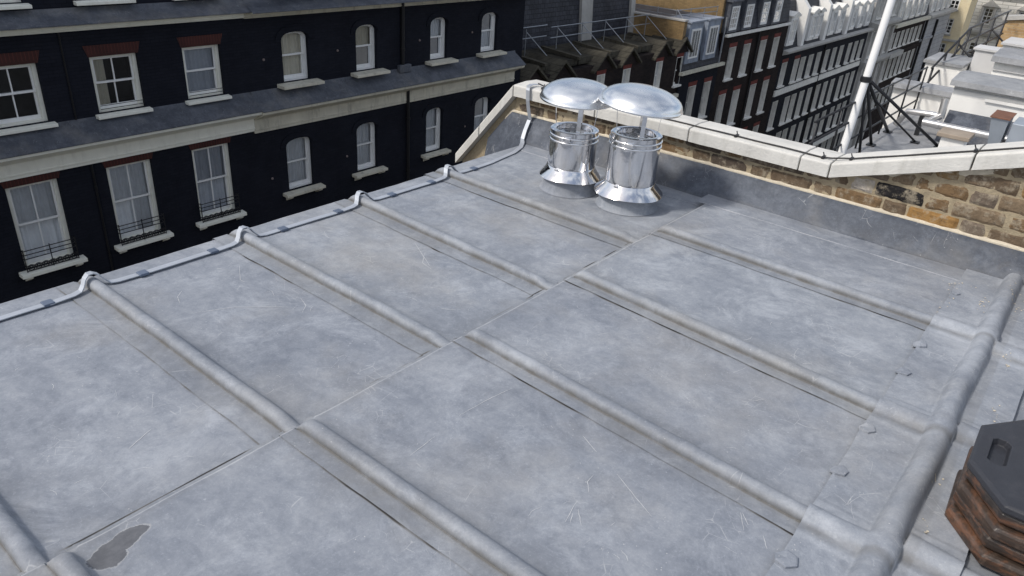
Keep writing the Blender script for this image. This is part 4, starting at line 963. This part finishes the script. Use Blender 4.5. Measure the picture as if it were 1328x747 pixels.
for x in (93.6, 96.2, 98.8, 101.4): 
    d = MB().box((x, YF + .02, -6.7), (x + 1.6, YF + 1.5, -4.7)).build('dormer', DIRTYW, b8); far_window(d, x + .2, -6.5, 1.2, 1.6, WHITE, .04, y=YF - .05, sl=False)

# --- pale yellow house and white stone house closing the street (fronts face -X)
def front_x(bld, X, y0, y1, z0, z1, holes, mat, depth=8):
    m = MB(); ys = sorted({y0, y1, *[h[0] for h in holes], *[h[1] for h in holes]}); zs = sorted({z0, z1, *[h[2] for h in holes], *[h[3] for h in holes]})
    for i in range(len(ys) - 1):
        for j in range(len(zs) - 1):
            cy, cz = (ys[i] + ys[i + 1]) / 2, (zs[j] + zs[j + 1]) / 2
            if any(h[0] < cy < h[1] and h[2] < cz < h[3] for h in holes): continue
            m.add([(X, ys[i], zs[j]), (X, ys[i + 1], zs[j]), (X, ys[i + 1], zs[j + 1]), (X, ys[i], zs[j + 1])], [(0, 3, 2, 1)])
    B = X + depth; m.add([(X, y0, z0), (B, y0, z0), (B, y0, z1), (X, y0, z1), (X, y1, z0), (B, y1, z0), (B, y1, z1), (X, y1, z1)], [(0, 1, 2, 3), (4, 7, 6, 5), (1, 5, 6, 2), (3, 2, 6, 7)])
    m.build('wall', mat, bld, fixn=False)
    for a, b, c, d in holes:
        f = MB(); 
        for p, q, r2, s2 in ((a, a + .12, c, d), (b - .12, b, c, d), (a + .12, b - .12, d - .12, d), (a + .12, b - .12, c, c + .14), (a + .12, b - .12, (c + d) / 2 - .05, (c + d) / 2 + .05), ((a + b) / 2 - .04, (a + b) / 2 + .04, c + .14, d - .12)): f.box((X + .10, p, r2), (X + .26, q, s2))
        for q in (.25, .75): f.box((X + .14, a + .12, c + (d - c) * q - .025), (X + .2, b - .12, c + (d - c) * q + .025))
        w = f.build('window', WHITE, bld); MB().add([(X + .2, a + .1, c + .1), (X + .2, b - .1, c + .1), (X + .2, b - .1, d - .1), (X + .2, a + .1, d - .1)], [(0, 1, 2, 3)]).build('pane', GLASS, w)
        MB().box((X + 1.2, a - .3, c - .3), (X + 1.25, b + .3, d + .3)).build('room_back', ROOM, w); MB().box((X - .18, a - .12, c - .18), (X + .1, b + .12, c - .001)).build('sill', STONE, w)
b9 = thing('building', 'pale yellow brick building with white sash windows closing the street', 'building', (107, 20, ST))
front_x(b9, 107, 16.6, 26, ST, 1.5, [(17.75 + k * 2.6, 18.75 + k * 2.6, z, z + h) for k in range(3) for z, h in ((-7.1, 2.0), (-9.9, 1.75), (-13.3, 2.3), (-4.0, 1.8), (-1, 1.7))], YELL, depth=4)
MB().box((106.75, 16.5, -10.7), (106.99, 26, -10.45)).build('string_course', STONE, b9)
b10 = thing('building', 'white rusticated stone building with pedimented window beyond the yellow one', 'building', (118, 12, ST))
front_x(b10, 118, -10, 17.6, ST, 4, [(15.45, 16.5, -9.3, -7.3), (11.5, 12.6, -9.3, -7.3), (7.5, 8.6, -9.3, -7.3), (15.0, 16.9, -13.6, -11.6), (11.2, 13.0, -13.6, -11.6)], STONEW)
for z in (-10.6, -5.6): MB().prism([(-10, z), (17.6, z)][:0] or [(117.4, z), (117.2, z + .35), (117.2, z + .6), (117.99, z + .8), (117.99, z - .2)], -10, 17.6, 'y').build('cornice', STONE, b10)
for y in (15.1, 11.15, 7.15): MB().prism([(y - .3, -7.1), (y + 1.8, -7.1), (y + .9, -6.3)], 117.5, 117.99, 'x').build('pediment', STONE, b10); MB().box((117.6, y, -9.5), (117.98, y + .3, -7.15)).build('pilaster', STONE, b10); MB().box((117.6, y + 1.45, -9.5), (117.98, y + 1.75, -7.15)).build('pilaster', STONE, b10)

# ------------------------------------------------------------------ neighbour's lower roof beyond the parapet
RZ = -1.70
nb = thing('building', 'neighbouring building with pale grey flat roof beyond the parapet', 'building', (9, 0, ST))
MB().box((3.97, -9, ST), (15.7, 2.78, RZ - .02)).build('wall', OWNW, nb); MB().box((15.71, -9, ST), (60, 2.9, -4.2)).build('wall', OWNW, nb)
MB().box((3.97, -9, RZ - .018), (15.7, 2.84, RZ)).build('flat_roof', LEAD_N, nb)
MB().prism([(2.36, RZ + .002), (2.36, RZ + .08), (2.80, RZ + .06), (2.90, RZ + .02), (2.90, RZ - .3), (2.841, RZ - .3), (2.841, RZ + .002)], 4.0, 11.1, 'x').build('lead_kerb', LEAD_N, nb)
for x in (7.5, 9.2, 10.6): MB().box((x - .02, 2.36, RZ + .081), (x + .02, 2.81, RZ + .10)).build('lead_roll', LEAD_N, nb)
wa = MB().box((15.72, 1.6, RZ - 2), (16.15, 3.24, -1.30)).build('white_wall', RENDER, None, at=(15.9, 2.5, RZ)); tag(wa, 'low white rendered wall with lead top at the roof edge', 'wall')
MB().prism([(15.62, -1.32), (15.64, -1.235), (15.9, -1.19), (16.25, -1.24), (16.25, -1.32)], 1.55, 3.30, 'y').build('lead_capping', LEAD_N, wa)
wbx = MB().box((14.2, -2.0, RZ - 1), (15.3, 2.04, -.84)).build('white_wall', RENDER, None, at=(14.7, 0, RZ)); tag(wbx, 'taller white rendered block with lead capped top behind the duct pipes', 'wall')
MB().prism([(14.08, -.86), (14.10, -.78), (14.7, -.72), (15.4, -.78), (15.4, -.86)], -2.05, 2.10, 'y').build('lead_capping', LEAD_N, wbx)
MB().box((14.17, -2.0, -.93), (14.199, 2.04, -.91)).build('drip_mould', RENDG, wbx); MB().box((14.16, -1.5, -1.03), (14.198, 1.55, -.985)).build('render_band', RENDER, wbx)
MB().prism([(13.75, RZ + .002), (13.80, RZ + .06), (14.198, -1.26), (14.198, RZ + .002)], -2.0, 2.0, 'y').build('lead_apron', LEAD_D, wbx)
wc = MB().box((17.0, -2, RZ - 2.5), (18.4, 1.92, -.75)).build('white_wall', RENDER, None, at=(17.7, 0, RZ)); tag(wc, 'white rendered parapet with lead coping, behind the taller white block', 'wall')
MB().prism([(16.86, -.76), (16.88, -.66), (17.6, -.60), (18.5, -.66), (18.5, -.76)], -2.05, 1.98, 'y').build('lead_capping', LEAD_N, wc)
MB().box((16.965, -2, -.92), (16.998, 1.92, -.90)).build('drip_mould', RENDG, wc)
ws = MB().box((18.6, 1.5, -4), (19.2, 2.52, -.80)).build('stair_block', RENDG, None, at=(19, 2, -4)); tag(ws, 'pale grey rendered upright slab behind the white parapets', 'wall')  # slab in shade, with that shade put into the grey render colour
MB().box((18.56, 1.46, -.799), (19.24, 2.56, -.76)).build('cap_slab', RENDG, ws)
we = MB().box((18.0, 2.56, -4.2), (19.4, 3.25, -1.12)).build('white_wall', RENDER, None, at=(18.7, 2.9, -4.2)); tag(we, 'small white rendered wall seen through the steel railing', 'wall')
MB().box((17.95, 2.54, -1.119), (19.45, 3.3, -1.06)).build('lead_capping', LEAD_N, we)
wd = MB().box((22.5, -3, -4), (24, 2.5, -1.05)).build('white_wall', RENDER, None, at=(23, 0, -4)); tag(wd, 'white rendered box in front of the orange brick gable', 'wall')
MB().box((22.44, -3, -1.049), (24.05, 2.55, -1.0)).build('cap_slab', RENDG, wd)
gb = MB().prism([(-3.5, -4.2), (3.08, -4.2), (3.05, -.80), (2.55, -.72), (.5, 1.2), (-3.5, 1.2)], 26.0, 26.5, 'x').build('gable_wall', ORANGE, None, at=(26.2, 1, -4.2)); tag(gb, 'orange and yellow brick gable wall rising past the white box', 'wall')
MB().prism([(3.10, -.80), (2.55, -.70), (.5, 1.22), (.5, 1.34), (2.60, -.60), (3.14, -.70)], 25.93, 26.57, 'x').build('stone_coping', STONE, gb)

# flagpole
fp = thing('flagpole', 'white flagpole clamped to black steel bracing at the roof edge', 'flagpole', (11.24, 2.75, RZ))
MB().tube([(11.22, 2.745, RZ), (11.46, 2.752, -.57), (12.3, 2.775, 3.9)], [.055, .053, .046], 20).build('pole', POLEW, fp, smooth=True, angle=40)
MB().lathe([(.068, -.60), (.078, -.59), (.078, -.53), (.068, -.52)], 20, (11.462, 2.752)).build('clamp', STEEL, fp, smooth=True, angle=40)
for a, b, r in (((11.47, 2.74, -.56), (13.6, 2.70, RZ + .02), .026), ((11.47, 2.72, -.56), (13.3, 1.85, RZ + .02), .024), ((11.45, 2.74, -.57), (11.75, 2.62, RZ + .02), .02), ((11.47, 2.73, -.58), (12.5, 2.66, RZ + .02), .024), ((12.2, 2.72, -.96), (13.3, 2.2, RZ + .02), .016)):
    MB().tube([a, b], r, 8).build('brace', STEEL, fp, smooth=True)
for x, y in ((13.6, 2.70), (13.3, 1.85), (12.5, 2.66), (11.75, 2.62), (13.3, 2.2)): MB().box((x - .07, y - .06, RZ + .002), (x + .07, y + .06, RZ + .022)).build('foot_plate', STEEL, fp)
# edge railing
er = thing('guard_rail', 'dark steel railing along the edge of the neighbouring roof below the flagpole', 'railing', (13, 2.78, RZ))
for zz in (-.88, -1.16, -1.47): MB().tube([(9.7, 2.78, zz), (15.68, 2.78, zz)], .015, 8).build('rail', STEEL, er, smooth=True)
for x in (9.8, 10.8, 12.1, 13.35, 14.5, 15.64): MB().tube([(x, 2.78, RZ), (x, 2.78, -.86)], .015, 8).build('post', STEEL, er, smooth=True)
er2 = thing('guard_rail', 'dark steel railing rising towards the brick gable behind the white walls', 'railing', (20, 2.97, -1.6))
for zz in (-.55, -.85, -1.15): MB().tube([(17.2, 2.97, zz - .55), (20.0, 2.95, zz), (25.6, 2.95, zz + .05)], .022, 8).build('rail', STEEL, er2, smooth=True)
for x, z in ((17.25, -1.1), (18.2, -.9), (19.2, -.68), (20.2, -.53), (21.6, -.52), (23.3, -.51), (25.3, -.5)): MB().tube([(x, 2.97, -2.2), (x, 2.96, z)], .022, 8).build('post', STEEL, er2, smooth=True)
for x in (19.2, 23.3): MB().tube([(x, 2.97, -.8), (x + .4, 1.9, -1.7)], .022, 8).build('strut', STEEL, er2, smooth=True)
# duct pipes on the neighbouring roof
dp = thing('duct_pipe', 'long bright metal pipe lying across the neighbouring roof before the white block', 'pipe', (13.5, 1.7, RZ))
MB().tube([(13.52, 2.22, -1.40), (13.5, .95, -1.40)], .058, 16).build('pipe', PIPEM, dp, smooth=True, angle=40)
for y in (2.0, 1.45, 1.2): MB().tube([(13.51, y - .03, -1.40), (13.51, y + .03, -1.40)], .064, 16).build('joint_band', PIPEM, dp, smooth=True, angle=40)
for y in (1.85, 1.1): MB().box((13.42, y - .03, RZ + .002), (13.60, y + .03, -1.45)).build('pipe_support', STEEL, dp)
dp2 = thing('duct_pipe', 'shorter metal pipe with upturned tee end beside the longer pipe', 'pipe', (13.9, 2.1, RZ))
MB().tube([(13.95, 2.68, -1.62), (13.9, 2.55, -1.36), (13.88, 2.2, -1.33), (13.86, 2.06, -1.33)], .05, 16).build('pipe', PIPEM, dp2, smooth=True, angle=40)
MB().tube([(13.86, 2.04, -1.36), (13.9, 2.06, -1.05)], .058, 16).build('tee', PIPEM, dp2, smooth=True, angle=40); MB().tube([(13.86, 2.05, -1.33), (13.56, 2.14, -1.38)], .052, 16).build('branch', PIPEM, dp2, smooth=True, angle=40)
MB().box((13.82, 2.28, RZ + .002), (13.92, 2.34, -1.382)).build('pipe_support', STEEL, dp2)
cs = thing('vent_box', 'small white rendered stack with brown stone cap on the neighbouring roof', 'chimney', (11.65, 1.45, RZ))
MB().box((11.45, 1.31, RZ), (11.72, 1.60, -1.11)).build('shaft', RENDER, cs); MB().box((11.40, 1.26, -1.109), (11.80, 1.66, -1.05)).build('cap_slab', plain('brown_stone', (.30, .25, .20), .9), cs, bevel=.01)
hp = thing('vent_hopper', 'tapered grey sheet metal hopper with rusty top beside the pipe', 'duct', (12.5, 1.05, RZ))
MB().add([(12.30, .98, -.90), (12.85, .98, -.90), (12.85, 1.20, -.90), (12.30, 1.20, -.90), (12.42, 1.00, -1.5), (12.75, 1.00, -1.5), (12.75, 1.10, -1.5), (12.42, 1.10, -1.5)], [(3, 2, 1, 0), (4, 5, 6, 7), (0, 1, 5, 4), (1, 2, 6, 5), (2, 3, 7, 6), (3, 0, 4, 7)]).build('hopper', GREYS, hp)
MB().box((12.28, .965, -.899), (12.87, 1.215, -.885)).build('top_sheet', RUST, hp); MB().box((12.44, 1.005, RZ), (12.73, 1.095, -1.501)).build('stem', GREYS, hp)
MB().box((12.32, .3, RZ), (12.9, .93, -.93)).build('housing', GREYS, hp, bevel=.01); MB().tube([(12.24, .95, RZ), (12.24, .95, -1.15)], .02, 8).build('pipe', STEEL, hp)
